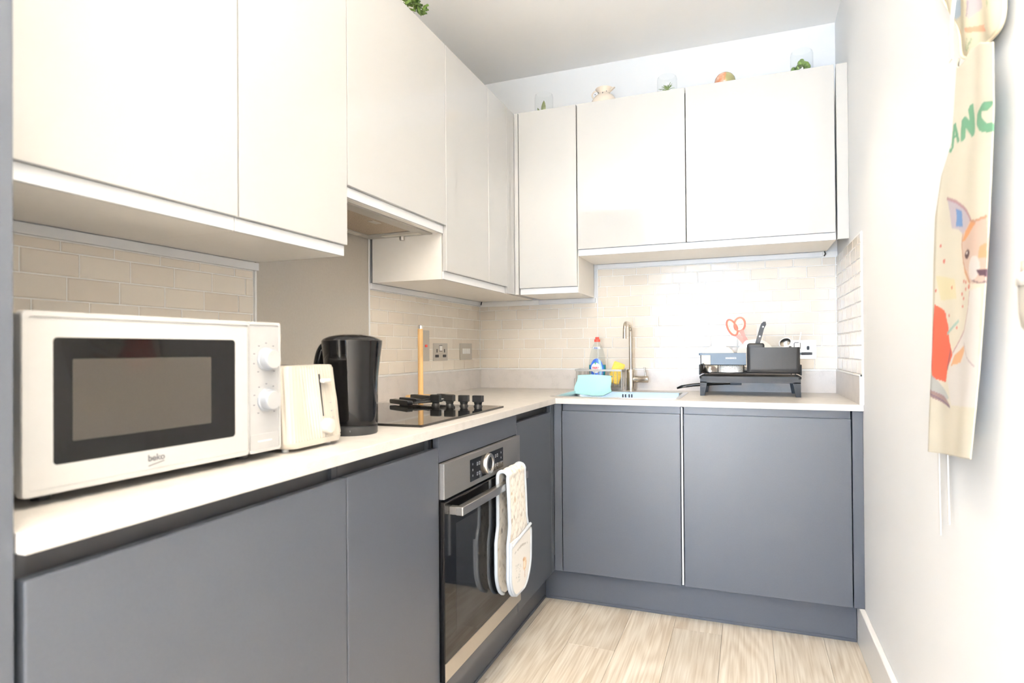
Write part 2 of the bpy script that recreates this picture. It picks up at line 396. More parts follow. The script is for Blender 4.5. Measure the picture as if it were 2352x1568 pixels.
box('grout_bed', 0, .69, -.0042, 0, ZT, 1.375, 'grout', wall_back, bev=0); box('grout_bed', .69, XR, -.0042, 0, ZT, 1.548, 'grout', wall_back, bev=0)
box('grout_bed', XR-.0042, XR, -.645, -.0042, ZT, 1.525, 'grout', wall_right, bev=0)
offl = [-2.2585+.055, -2.128, -2.223, -2.141, -2.20, -2.16, -2.141]
tile_field(wall_left, 'x', .0003, -2.70, -1.703, Z0, 1.351, [-2.10, -2.17, -2.128, -2.20, -2.128, -2.2225, -2.141], tl)
tile_field(wall_left, 'x', .0003, -1.091, -.0075, Z0, 1.351, [.031, -.03, .012, -.055, .025, -.038, .01], tl)
jb = [.4835, .488, .515, .482, .505, .470, .427, .49, .455, .52, .475]
tile_field(wall_back, 'y', -.0003, .0065, .683, Z0, 1.351, jb, tb)
tile_field(wall_back, 'y', -.0003, .683, XR-.0065, Z0, 1.524, jb, tb)
tile_field(wall_right, 'X', XR-.0003, -.640, -.007, Z0, 1.523, [-.05, -.11, -.03, -.09, -.06, -.12, -.02, -.085, -.045, -.1], tr)
# upstands and sealant lines
UZ = .9967
struct(boxes('trim_1', [(.0045, .0125, -2.70, -1.702, ZT, UZ), (.0045, .0125, -1.092, -.0045, ZT, UZ)], 'upstand'), 'grey-beige worktop upstand along the left wall')
struct(box('trim_2', .0125, XR-.0125, -.0125, -.0045, ZT, UZ, 'upstand', bev=0), 'grey-beige worktop upstand along the back wall')
struct(box('trim_3', XR-.0125, XR-.0045, -.630, -.0045, ZT, UZ, 'upstand', bev=0), 'grey-beige worktop upstand on the right wall')
for nm, b in (('trim_4', (.0042, .012, -1.092, -.004, UZ, UZ+.008)), ('trim_5', (.0042, XR-.0042, -.012, -.0042, UZ, UZ+.008)), ('trim_6', (XR-.012, XR-.0042, -.640, -.004, UZ, UZ+.008)), ('trim_7', (XR-.0125, XR-.0042, -.640, -.630, ZT, UZ+.008)),
              ('trim_8', (.0, .0105, -1.7015, -1.694, ZT, 1.356)), ('trim_9', (.0, .0105, -1.098, -1.0905, ZT, 1.56)), ('trim_10', (.679, .685, -.010, -.0045, 1.30, 1.53))):
    struct(box(nm, *b, 'sealant', bev=.0015))
# battens below the wall units
for i, b in enumerate(((.0045, .018, -2.70, -1.693, 1.351, 1.3745), (.0045, .018, -1.092, -.02, 1.351, 1.3745), (.36, .672, -.018, -.0045, 1.351, 1.3745), (.685, 1.742, -.018, -.0045, 1.524, 1.547))):
    struct(box('trim_%d' % (11+i), *b, 'rail_white', bev=.001))
tag(box('glass_splashback', .0005, .0075, -1.694, -1.098, ZT, 1.558, 'splash', bev=.0008), 'plain grey-beige glass splashback panel on the wall behind the hob', 'splashback')

# ------------------------------------------------------------------ worktop with the sink cut out
def cells_prism(name, xs, ys, keep, z0, z1, m):
    v, f, idx = [], [], {}
    def V(i, j, k):
        if (i, j, k) not in idx: idx[(i, j, k)] = len(v); v.append((xs[i], ys[j], (z0, z1)[k]))
        return idx[(i, j, k)]
    nx, ny = len(xs)-1, len(ys)-1; K = lambda i, j: 0 <= i < nx and 0 <= j < ny and keep((xs[i]+xs[i+1])/2, (ys[j]+ys[j+1])/2)
    for i in range(nx):
        for j in range(ny):
            if not K(i, j): continue
            f.append((V(i, j, 1), V(i+1, j, 1), V(i+1, j+1, 1), V(i, j+1, 1))); f.append((V(i, j, 0), V(i, j+1, 0), V(i+1, j+1, 0), V(i+1, j, 0)))
            for di, dj, a, b in ((-1, 0, (i, j+1), (i, j)), (1, 0, (i+1, j), (i+1, j+1)), (0, -1, (i, j), (i+1, j)), (0, 1, (i+1, j+1), (i, j+1))):
                if not K(i+di, j+dj): f.append((V(*a, 0), V(*b, 0), V(*b, 1), V(*a, 1)))
    return mesh(name, v, f, m)
SX0, SX1, SY0, SY1 = .600, 1.135, -.545, -.150
wt = cells_prism('worktop', [.0, SX0, XW, SX1, XR-.0005], [YEND, -YW, SY0, SY1, -.0005], lambda x, y: (x < XW or y > -YW) and not (SX0 < x < SX1 and SY0 < y < SY1), ZT-TH, ZT, 'worktop')
bv = wt.modifiers.new('bevel', 'BEVEL'); bv.width = .0012; bv.segments = 2; bv.limit_method = 'ANGLE'
tag(wt, 'pale speckled L-shaped stone worktop running along both walls', 'worktop')

# ------------------------------------------------------------------ base units
DT, DB = .838, .150; GT = ZT-TH
def carc(name, par, ax, a0, a1, depth, z0=.150, top=.870, m='grey_dark', open_front=True):
    """carcass of panels: ax 'x' = unit on the left wall (a along y), 'y' = unit on the back wall (a along x)"""
    L = [(a0, a0+.018, .02, depth), (a1-.018, a1, .02, depth)]
    bs = []
    def B(a, b, d0, d1, zz0, zz1): bs.append((d0, d1, a, b, zz0, zz1) if ax == 'x' else (a, b, -d1, -d0, zz0, zz1))
    B(a0, a0+.018, .02, depth, z0, top); B(a1-.018, a1, .02, depth, z0, top); B(a0+.018, a1-.018, .02, depth, z0, z0+.018); B(a0+.018, a1-.018, .02, .03, z0+.018, top)
    return boxes(name, bs, m, par)
def left_unit(label, y0, y1, door0, door1, rail=True):
    t = thing('base_cabinet', label, 'cabinet', (.3, (y0+y1)/2, .15))
    carc('carcass', t, 'x', y0, y1, XB-.024)
    box('door', XB-.020, XB, door0, door1, DB, DT, 'grey_door', t, bev=.0018, seg=2)
    if rail: box('handle_rail', XB-.052, XB-.034, door0, door1, DT-.045, GT, 'grey_dark', t, bev=.001)
    return t
left_unit('wide grey handleless base cabinet under the microwave', -2.704, -2.092, -2.701, -2.0925)
left_unit('narrow grey handleless base cabinet between microwave and oven', -2.090, -1.682, -2.0885, -1.6830)
t = left_unit('grey handleless base cabinet between the oven and the corner', -1.080, -.640, -1.0785, -.664)
box('corner_post', XB-.020, XB, -.6625, -YB, DB, GT, 'grey_door', t, bev=.001)
t = thing('oven_housing', 'grey cabinet housing built around the oven', 'cabinet', (.3, -1.38, .15))
boxes('carcass', [(.02, XB-.024, -1.6805, -1.6785, .150, .870), (.02, XB-.024, -1.0835, -1.0815, .150, .870), (.02, XB-.024, -1.6785, -1.0835, .150, .165)], 'grey_dark', t)
box('top_panel', XB-.020, XB, -1.6795, -1.0815, .797, GT, 'grey_door', t, bev=.001)
box('lower_panel', XB-.020, XB, -1.6795, -1.0815, DB, .192, 'grey_door', t, bev=.0015)
def back_unit(label, x0, x1, d0, d1):
    t = thing('base_cabinet', label, 'cabinet', ((x0+x1)/2, -.3, .15))
    carc('carcass', t, 'y', x0, x1, YB-.024, top=.722)
    box('door', d0, d1, -YB, -YB+.020, DB, .8405, 'grey_door', t, bev=.0018, seg=2)
    box('handle_rail', d0, d1, -YB+.012, -YB+.030, .8, GT, 'grey_door', t, bev=.001)
    return t
t = back_unit('grey base cabinet under the sink beside the corner', .640, 1.163, .6635, 1.1575)
box('corner_post', XB+.0005, .6600, -YB, -YB+.020, DB, GT, 'grey_door', t, bev=.001)
box('lit_edge_strip', 1.1605, 1.1670, -YB+.001, -YB+.020, .155, .868, 'rail_white', t, bev=.0005)  # white strip standing in for the light caught on the door edge
t = back_unit('wide grey base cabinet below the dish rack beside the right wall', 1.169, 1.767, 1.1702, 1.7655)
box('end_filler', 1.7690, XR-.0005, -YB, -YB+.020, DB, GT, 'grey_door', t, bev=.001)
for lab, a, b in (('grey plinth board along the floor under the left run', (.544, .562, -2.70, -.5585, .002, .149), (.562, .565, -2.70, -.562, .0, .012)),
                  ('blue-grey plinth board along the floor under the sink run', (.5625, XR-.0185, -.558, -.540, .002, .149), (.566, XR-.0185, -.5615, -.558, .0, .012))):
    t = thing('plinth', lab, 'plinth', ((a[0]+a[1])/2, (a[2]+a[3])/2, 0)); box('board', *a, 'grey_door', t, bev=.0008); box('floor_seal', *b, 'grey_door', t, bev=.001)
# tall housing at the left edge of the photo
t = thing('tall_cabinet', 'tall grey cabinet side closing off the near end of the worktop', 'cabinet', (.3, -3.0, 0))
box('end_panel', .0005, XB-.0005, -2.7305, -2.7115, .0, 2.30, 'grey_door', t, bev=.001)
boxes('carcass', [(.0005, XB-.024, -3.33, -2.732, .15, .168), (.0005, XB-.024, -3.33, -3.312, .168, 2.28), (.0005, .018, -3.312, -2.732, .168, 2.28), (.018, XB-.024, -3.312, -2.732, 2.262, 2.28)], 'grey_dark', t)
box('door', XB-.0205, XB-.0005, -3.33, -2.7325, .15, 2.28, 'grey_door', t, bev=.0015)

# ------------------------------------------------------------------ oven
ov = thing('built_in_oven', 'built-in oven with grey control panel and dark glass door', 'oven', (.35, -1.38, .20))
OY0, OY1 = -1.6775, -1.0840
box('body', .06, XB-.004, OY0+.01, OY1-.01, .205, .790, 'grey_dark', ov, bev=0)
box('control_panel', XB-.004, XB+.014, OY0, OY1, .6965, .7940, 'oven_steel', ov, bev=.0012, seg=2)
dsp = prism('display', rrect(-1.512, -1.251, .712, .777, .002), 'x', XB+.014, XB+.0152, 'black_glass', ov)
dial = lathe('dial', [(.033, 0), (.033, .010), (.0315, .0118), (.0225, .0120), (.0220, .0090)], (XB+.0145, -1.3835, .7445), 'steel', ov, n=40, axis='x', cap1=False)
lathe('dial_face', [(.0221, 0), (.0221, .0092)], (XB+.0145, -1.3835, .7445), 'black_glass', dial, n=32, axis='x')
marks = []
for yy in (-1.462, -1.446, -1.318, -1.302):
    for zz in (.758, .728): marks.append((XB+.0151, XB+.0156, yy-.004, yy+.004, zz-.005, zz-.0035)); marks.append((XB+.0151, XB+.0156, yy-.004, yy+.004, zz+.0035, zz+.005)); marks.append((XB+.0151, XB+.0156, yy-.004, yy-.003, zz-.0035, zz+.0035)); marks.append((XB+.0151, XB+.0156, yy+.003, yy+.004, zz-.0035, zz+.0035))
for yy in (-1.495, -1.270):
    for zz in (.762, .745, .728): marks.append((XB+.0151, XB+.0156, yy-.0012, yy+.0012, zz-.003, zz+.003))
boxes('display_symbols', marks, 'knob_silver', dsp)['kind'] = 'stuff'
od = box('door', XB-.004, XB+.012, OY0, OY1, .2000, .6900, 'oven_glass', ov, bev=.0012, seg=2)
box('door_glass', XB+.012, XB+.0136, OY0+.001, OY1-.001,   .252, .6600, 'oven_glass', od, bev=.0005)
box('inner_window', XB+.0136, XB+.0138, OY0+.070, OY1-.070, .300, .6150, 'oven_inner', od, bev=0)
box('top_rim', XB+.012, XB+.0137, OY0+.001, OY1-.001, .6605, .6885, 'oven_glass', od, bev=.0005)
box('bottom_trim', XB+.012, XB+.0140, OY0+.001, OY1-.001, .2010, .2515, 'steel', od, bev=.0005)
h = box('handle', XB+.034, XB+.056, -1.650, -1.112, .6500, .6735, 'steel', ov, bev=.002, seg=2)
for y in (-1.649, -1.133): box('handle_bracket', XB+.0136, XB+.034, y, y+.020, .6510, .6725, 'steel', h, bev=.001)

# double oven glove over the handle
gy = -1.250; HX = XB+.045; 
gl = thing('double_oven_glove', 'quilted white double oven glove with brown prints draped over the oven handle', 'oven glove', (XB+.06, gy, .32))
def glove_path(q):      # q in metres from the front tip, returns x, z of the mid-surface
    F = .395; R = .0185
    if q < F: return HX+R+.0045*math.sin(q*9), .2975+q
    A = PI*R
    if q < F+A: a = (q-F)/R; return HX+R*math.cos(a), .2975+F+R*math.sin(a)*1.0
    return HX-R, .2975+F-(q-F-A)
QL = .395*2+PI*.0185
def glove_w(q):
    d = min(q, QL-q); hw = .080+.018*max(0, min(1, (.235-d)/.05))
    r = .098
    if d < r: hw = min(hw, .020+math.sqrt(max(0, r*r-(r-d)**2))*.80)
    return hw
def glove_sheet(name, q0, q1, nq, ns, off, thick, m, painter, inset=0., puff=0.):
    Q = np.linspace(q0, q1, nq); S = np.linspace(-1, 1, ns); out = [[], []]; uv = []
    for q in Q:
        x, z = glove_path(q); x2, z2 = glove_path(q+1e-4); tx, tz = x2-x, z2-z; l = math.hypot(tx, tz); nx, nz = tz/l, -tx/l
        w = glove_w(q)-inset
        for s in S:
            y = s*w; e = 1-abs(s)**6; qq = math.sin((q+y)*PI/.044)*math.sin((q-y)*PI/.044)
            o = off+thick*.5*e+puff*abs(qq)*e; i_ = off-thick*.5*e-puff*abs(qq)*e
            out[0].append((x+nx*o, gy+y, z+nz*o)); out[1].append((x+nx*i_, gy+y, z+nz*i_)); uv.append((y, q))
    n = nq*ns; F = grid_faces(nq, ns); F2 = [tuple(n+k for k in f[::-1]) for f in F]
    E_ = [i*ns for i in range(nq)]+[(nq-1)*ns+j for j in range(1, ns)]+[i*ns+ns-1 for i in range(nq-2, -1, -1)]+[j for j in range(ns-2, 0, -1)]
    F3 = [(E_[k], E_[(k+1) % len(E_)], E_[(k+1) % len(E_)]+n, E_[k]+n) for k in range(len(E_))]
    o = mesh(name, out[0]+out[1], F+F2+F3, m, gl, smooth=True); uv = np.array(uv); c = painter(uv); set_print(o, np.vstack([c, c])); return o
def paint_quilt(p):
    c = np.tile(np.array(lin('#e4ded4')), (len(p), 1)); r = np.random.default_rng(3)
    for k in range(75):
        a = np.array([r.uniform(-.085, .085), r.uniform(0, QL)]); col = ['#b79f80', '#9c8468', '#857a70', '#c4b59c', '#77736e'][k % 5]; rr = r.uniform(.003, .0085)
        d = (p-a)/np.array([1, r.uniform(.9, 1.6)]); mixc(c, np.hypot(*d.T) < rr, col, r.uniform(.35, .8))
    st = np.minimum(np.abs(((p[:, 0]+p[:, 1]) % .044)-.0), np.abs(((p[:, 1]-p[:, 0]) % .044)-.0)); mixc(c, st < .0015, '#9a9189', .6)
    return c
def paint_pocket(p):
    c = np.tile(np.array(lin('#e9e6e1')), (len(p), 1)); r = np.random.default_rng(5)
    for k in range(24):    # line of small lettering-like stitches and a little bird drawing
        x = -.06+.005*k; mixc(c, np.hypot(p[:, 0]-x, (p[:, 1]-.150-.002*math.sin(k*2.1)-.006*math.cos(x*30))/1.6) < .0024, '#a9a29a', .7)
    for k in range(40):
        a = (r.uniform(-.055, -.005), r.uniform(.045, .105)); mixc(c, np.hypot(p[:, 0]-a[0], p[:, 1]-a[1]) < .0018, '#9aa09c', .7)
    mixc(c, np.hypot((p[:, 0]-.032)/.016, (p[:, 1]-.085)/.022) < 1, '#d9b58c', .8); mixc(c, np.hypot((p[:, 0]-.030)/.009, (p[:, 1]-.084)/.013) < 1, '#f0e2cf', .9)
    mixc(c, np.hypot(p[:, 0]-.020, p[:, 1]-.104) < .007, '#b98a5c', .8); mixc(c, stroke_mask(p, [(.034, .062), (.036, .040)], .002), '#a9754f', .8)
    return c
glove_sheet('quilted_strip', .004, QL-.004, 170, 41, 0, .007, 'quilt', paint_quilt, .003, .0022)
glove_sheet('front_pocket', .004, .190, 70, 41, .0085, .006, 'quilt', paint_pocket, .003)
q = np.linspace(.002, QL-.002, 120)
def edge(sgn): 
    out = []
    for k in q: x, z = glove_path(k); out.append((x, gy+sgn*(glove_w(k)-.002), z))
    return out
tubes('edge_binding', [edge(-1), edge(1)], .0062, 'binding', gl, n=8)
def pe():
    out = []
    for s in np.linspace(-1, 1, 20): x, z = glove_path(.190); out.append((x+.0105, gy+s*(glove_w(.19)-.004), z+.014*s))
    return out
tube('pocket_binding', pe(), .0052, 'binding', gl, n=8)
def pocket_edge():
    out = []
    for k in np.linspace(.190, .003, 30): x, z = glove_path(k); out.append((x+.009, gy-glove_w(k)+.002, z))
    for k in np.linspace(.003, .190, 30): x, z = glove_path(k); out.append((x+.009, gy+glove_w(k)-.002, z))
    return out
tube('pocket_edge', pocket_edge(), .0050, 'binding', gl, n=8)

# ------------------------------------------------------------------ wall units
def wall_unit_left(label, y0, y1, zb, name='wall_cabinet', bottom=True, door=None):
    t = thing(name, label, 'cabinet', (.17, (y0+y1)/2, zb-.03))
    p = [(.02, XU-.021, y0+.0005, y0+.018, zb-.03, ZTOP), (.02, XU-.021, y1-.018, y1-.0005, zb-.03, ZTOP), (.02, XU-.021, y0+.018, y1-.018, ZTOP-.018, ZTOP), (.019, .027, y0+.018, y1-.018, zb-.03, ZTOP-.018)]
    if bottom: p.append((.027, XU-.021, y0+.018, y1-.018, zb-.03, zb-.012))
    boxes('carcass', p, 'carcass', t)
    d0, d1 = door or (y0, y1)
    box('door', XU-.019, XU, d0+.0022, d1-.0022, zb, ZTOP, 'gloss_door', t, bev=.0015, seg=2)
    box('bottom_rail', XU-.0205, XU-.0125, y0+.001, y1-.001, zb-.0305, zb-.0005, 'rail_white', t, bev=.001)
    return t
wall_unit_left('wide white gloss wall cabinet directly above the microwave', -2.7095, -2.1035, ZU)
wall_unit_left('narrow white gloss wall cabinet beside the extractor cabinet', -2.1035, -1.7020, ZU)
hc = wall_unit_left('short white gloss wall cabinet over the hob holding the extractor', -1.7020, -1.0885, ZU2, bottom=False)
t = wall_unit_left('white gloss wall cabinet on the left wall next to the corner', -1.0885, -.455, ZU, door=(-1.0885, -.6785))
box('door', XU-.019, XU, -.6755, -.4565, ZU, ZTOP, 'gloss_door', t, bev=.0015, seg=2)
box('corner_post', XU-.021, XU-.001, -.4540, -YU, ZU-.030, ZTOP, 'gloss_door', t, bev=.001)
box('corner_base', .02, XU-.022, -.4545, -.02, ZU-.030, ZU-.012, 'carcass', t, bev=0)
box('corner_top', .02, XU-.022, -.4545, -.02, ZTOP-.018, ZTOP, 'carcass', t, bev=0)
def wall_unit_back(label, x0, x1, zb, doors):
    t = thing('wall_cabinet', label, 'cabinet', ((x0+x1)/2, -.17, zb-.03))
    boxes('carcass', [(x0+.0005, x0+.018, -YU+.0225, -.0190, zb-.03, ZTOP), (x1-.018, x1-.0005, -YU+.0225, -.0190, zb-.03, ZTOP), (x0+.018, x1-.018, -YU+.0225, -.0190, ZTOP-.018, ZTOP), (x0+.018, x1-.018, -YU+.0225, -.0190, zb-.03, zb-.012), (x0+.018, x1-.018, -.027, -.019, zb-.012, ZTOP-.018)], 'carcass', t)
    for a, b in doors: box('door', a, b, -YU, -YU+.019, zb, ZTOP, 'gloss_door', t, bev=.0015, seg=2)
    box('bottom_rail', x0+.001, x1-.001, -YU+.0125, -YU+.0205, zb-.0305, zb-.0005, 'rail_white', t, bev=.001)
    return t
t = wall_unit_back('tall narrow white gloss wall cabinet beside the corner above the worktop', .3715, .6660, ZU, [(.3730, .6635)])
box('corner_filler', XU-.0005, .3695, -YU, -YU+.019, ZU-.030, ZTOP, 'gloss_door', t, bev=.001)
t = wall_unit_back('wide white gloss double wall cabinet above the sink and dish rack', .6675, 1.7585, ZU2, [(.6690, 1.1626), (1.1660, 1.7555)])
box('end_filler', 1.7620, XR-.0005, -YU, -YU+.019, ZU2-.030, ZTOP, 'gloss_door', t, bev=.001)

# extractor
ex = thing('extractor_hood', 'integrated extractor hood with brown metal filter under the short cabinet', 'extractor', (.17, -1.395, 1.545))
EY0, EY1 = -1.680, -1.107
boxes('frame', [(.022, .300, EY0, EY1, 1.556, 1.575), (.250, .300, EY0, EY1, 1.545, 1.556), (.022, .060, EY0, EY1, 1.545, 1.556), (.060, .250, EY0, EY0+.06, 1.545, 1.556), (.060, .250, EY1-.075, EY1, 1.545, 1.556)], 'hood_grey', ex)
fl = box('filter', .062, .248, EY0+.062, EY1-.077, 1.547, 1.556, 'filter_mesh', ex, bev=.002)
box('filter_latch', .205, .228, EY0+.285, EY0+.335, 1.5455, 1.549, 'hood_grey', fl, bev=.001)
box('lamp_cover', .105, .265, EY1-.052, EY1-.020, 1.543, 1.5455, 'lens', ex, bev=.001)
box('lamp_cover', .028, .054, EY0+.20, EY1-.10, 1.543, 1.5455, 'lens', ex, bev=.001)
box('slide_front', .302, .326, EY0, EY1, 1.549, 1.566, 'carcass', ex, bev=.001)
lathe('control_knob', [(.010, 0), (.011, .003), (.010, .016)], (.175, EY1-.012, 1.529), 'plate_steel', ex, n=20)

# ------------------------------------------------------------------ sockets and switches
def plate_left(name, label, cat, y0, y1, z0, z1):
    t = thing(name, label, cat, (.0065, (y0+y1)/2, z0)); prism('plate', rrect(y0, y1, z0, z1, .004), 'x', .0062, .0102, 'plate_steel', t); return t
t = plate_left('wall_socket', 'steel double wall socket with black slots above the hob end', 'socket', -.565, -.418, 1.054, 1.140)
for y in (-.530, -.452):
    prism('earth_slot', rrect(y-.005, y+.005, 1.094, 1.112, .004), 'x', .0100, .0106, 'socket_black', t)
    prism('pin_slot', rrect(y-.018, y+.018, 1.071, 1.084, .003), 'x', .0100, .0106, 'socket_black', t)
sw = prism('rocker_surround', rrect(-.507, -.475, 1.100, 1.130, .002), 'x', .0100, .0105, 'socket_black', t); prism('rocker', rrect(-.504, -.478, 1.103, 1.127, .002), 'x', .0105, .0120, 'white_plastic', sw)
t = plate_left('light_switch', 'steel light switch plate with white rockers nearest the corner', 'switch', -.274, -.127, 1.054, 1.142)
for k in range(4): prism('rocker', rrect(-.246+.024*k, -.226+.024*k, 1.086, 1.114, .002), 'x', .0100, .0125, 'white_plastic', t)
t = plate_left('cooker_switch', 'tall steel cooker switch half hidden behind the wooden roll holder', 'switch', -.692, -.606, 1.055, 1.199)
prism('red_rocker', rrect(-.648, -.628, 1.120, 1.132, .002), 'x', .0100, .0125, 'red_plastic', t)
t = thing('wall_socket', 'steel wall socket behind the dish rack at the right', 'socket', (1.64, -.0065, 1.053))
prism('plate', rrect(1.565, 1.712, 1.053, 1.140, .004), 'y', -.0062, -.0102, 'plate_steel', t)
for x in (1.602, 1.678):
    prism('earth_slot', rrect(x-.006, x+.006, 1.094, 1.113, .005), 'y', -.0100, -.0108, 'socket_black', t); prism('pin_slot', rrect(x-.018, x+.018, 1.071, 1.084, .003), 'y', -.0100, -.0108, 'socket_black', t)
lathe('screw', [(.004, 0), (.004, .0012)], (1.703, -.0114, 1.0965), 'plate_steel', t, n=12, axis='y')

# ------------------------------------------------------------------ microwave (local: x along the front, y into the depth)
mw_ang = math.atan2(.447, .022)
mw = thing('microwave', 'white microwave oven with dark window and two silver dials', 'microwave', (.521, -2.644, ZT), mw_ang)
MW = .452; MZ0, MZ1 = .0150, .2640
bm = bmesh.new(); add_box(bm, .004, MW-.004, .0125, .300, MZ0+.003, MZ1-.003); bmesh.ops.bevel(bm, geom=bm.edges[:], offset=.005, segments=2, affect='EDGES'); from_bm('body', bm, 'micro_white', mw, True)
box('back_grille', .02, MW-.02, .300, .302, MZ0+.02, MZ1-.02, 'black_plastic', mw, bev=0, local=True)
for x in (.05, MW-.05):
    for y in (.05, .27): lathe('foot', [(.012, 0), (.013, MZ0+.003)], (x, y, 0), 'black_plastic', mw, n=14, local=True)
def ring_plate(name, outer, inner, y0, y1, m, par, bev=.0025):
    """plate in the local xz plane with a window"""
    n = len(outer); v = [(x, y0, z) for x, z in outer]+[(x, y0, z) for x, z in inner]+[(x, y1, z) for x, z in outer]+[(x, y1, z) for x, z in inner]; f = []
    for i in range(n):
        j = (i+1) % n; f += [(i, j, n+j, n+i), (2*n+i, 3*n+i, 3*n+j, 2*n+j), (i, 2*n+i, 2*n+j, j), (n+i, n+j, 3*n+j, 3*n+i)]
    return mesh(name, v, f, m, par, True)
md = ring_plate('door', rrect(0, .3720, MZ0, MZ1, .006), rrect(.0390, .3440, .0530, .2285, .006), 0, .012, 'micro_white', mw)
ring_plate('raised_rim', rrect(0.0005, .3720, MZ0+.0005, MZ1-.0005, .006), rrect(.0075, .3720-.0005, MZ0+.0075, MZ1-.0075, .005), -.0022, .0001, 'micro_white', md)
ring_plate('rim_groove', rrect(.0078, .3712, MZ0+.0078, MZ1-.0078, .005), rrect(.0088, .3702, MZ0+.0088, MZ1-.0088, .005), -.0004, .0001, 'micro_panel', md)
prism('window', rrect(.0390, .3440, .0530, .2285, .006), 'y', .0015, .010, 'black_glass', md, True)
prism('mesh_screen', rrect(.0650, .2930, .0830, .1985, .002), 'y', .0012, .0015, 'micro_inner', md, True)
mp = prism('control_panel', rrect(.3735, MW, MZ0, MZ1, .006), 'y', 0, .012, 'micro_panel', mw, True)
ring_plate('panel_rim', rrect(.3735, MW-.0003, MZ0+.0003, MZ1-.0003, .006), rrect(.3737, MW-.0045, MZ0+.0055, MZ1-.0055, .004), -.002, .0001, 'micro_white', mp)
prism('door_button', rrect(.3765, .4465, .0210, .0500, .002), 'y', -.0018, .0001, 'micro_panel', mp, True)
box('button_mark', .394, .428, -.0021, -.0017, .0355, .0375, 'white_plastic', mp, bev=0, local=True)
for z in (.1925, .1140):
    k = lathe('dial', [(.0225, 0), (.0230, -.003), (.0205, -.005), (.0195, -.018), (.018, -.020)], (.4165, 0, z), 'knob_silver', mp, n=36, axis='y', local=True)
    lathe('dial_cap', [(.0178, -.0198), (.0172, -.0208)], (.4165, 0, z), 'micro_panel', k, n=36, axis='y', local=True)
tick = []
for z in (.1925, .1140):
    for a in range(-140, 141, 35):
        r = .031; x = .4165+r*math.sin(math.radians(a)); zz = z+r*math.cos(math.radians(a))
        if .378 < x < .446: tick.append((x-.0018, x+.0018, -.0004, .0001, zz-.0008, zz+.0008))
boxes('dial_marks', tick, 'logo_grey', mp, True)['kind'] = 'stuff'
R90 = Matrix.Rotation(PI/2, 4, 'X')
lg = text('logo', 'beko', .0145, 'logo_grey', md, Matrix.Translation((.1895, -.0003, .0400)) @ R90, xs=1.0, bold=.0002)
prism('logo_stroke', [(.1760, .0275), (.2030, .0325), (.2030, .0338), (.1760, .0288)], 'y', -.0006, .0001, 'logo_grey', md, True)

# ------------------------------------------------------------------ toaster
ta = math.radians(90.0)
to = thing('toaster', 'cream pleated toaster standing between microwave and kettle', 'toaster', (.5500, -2.1770, ZT), ta)
def tring(w, d, r, z, amp, n=360, x0=0.):
    pts = []; p = rrect(-w/2, w/2, 0, d, r, 12); P = np.array(p+[p[0]]); L = np.r_[0, np.cumsum(np.linalg.norm(np.diff(P, axis=0), axis=1))]
    for k in range(n):
        s = L[-1]*k/n; q_ = np.array([np.interp(s, L, P[:, 0]), np.interp(s, L, P[:, 1])]); c_ = np.array([0, d/2]); 
        i = min(np.searchsorted(L, s, side='right')-1, len(P)-2); tg = P[i+1]-P[i]; nm = np.array([tg[1], -tg[0]])/max(np.linalg.norm(tg), 1e-9)
        a = amp*math.cos(2*PI*k/n*round(L[-1]/.0085)); pts.append((q_[0]+nm[0]*a+x0, q_[1]+nm[1]*a, z))
    return pts
TX = .0925
rings = []
for z, w, am in ((.020, .182, .0), (.026, .184, .0017), (.10, .176, .0017), (.170, .166, .0017), (.176, .161, .0008), (.1775, .152, 0)):
    dd = .26-.06*(z/.18); rings.append([(p[0], p[1]+(.26-dd)/2*.6, p[2]) for p in tring(w, dd, .022, z, am, x0=TX)])
tbody = loft('body', rings, 'toaster_cream', to, True, 50)
loft('base', [tring(.168, .245, .022, .008, 0, 80, TX), tring(.180, .257, .024, .012, 0, 80, TX), tring(.184, .26, .024, .020, 0, 80, TX)], 'toaster_cream', to, True, 40)
for x, y in ((TX-.068, .03), (TX+.068, .03), (TX-.068, .22), (TX+.068, .22)): lathe('foot', [(.007, 0), (.0075, .010)], (x, y, 0), 'white_plastic', to, n=14, local=True)
for x in (TX-.030, TX+.030): box('bread_slot', x-.014, x+.014, .05, .21, .170, .1778, 'socket_black', to, bev=0, local=True)
mesh('lever_slot', [(x, .1*z+dy, z) for dy in (-.0032, .006) for x, z in ((.1110, .1575), (.1130, .1575), (.1150, .066), (.1132, .066))], [(0, 1, 2, 3), (7, 6, 5, 4), (0, 4, 5, 1), (1, 5, 6, 2), (2, 6, 7, 3), (3, 7, 4, 0)], 'socket_black', to, True)
lv = box('lever', .1115, .1400, .0005, .0160, .1375, .1475, 'toaster_knob', to, bev=.0035, seg=3, local=True, smooth=60)
lathe('dial', [(.0165, .006), (.0165, -.010), (.0145, -.014), (.005, -.0150)], (.1235, .0044, .0440), 'toaster_knob', to, n=28, axis='y', local=True)
tk = []
for i, z in enumerate((.092, .074, .060, .045)): tk.append((.143+.001*i, .147+.001*i, .1*z-.0022, .1*z+.004, z, z+.0025))
boxes('dial_marks', tk, 'micro_panel', to, True)['kind'] = 'stuff'

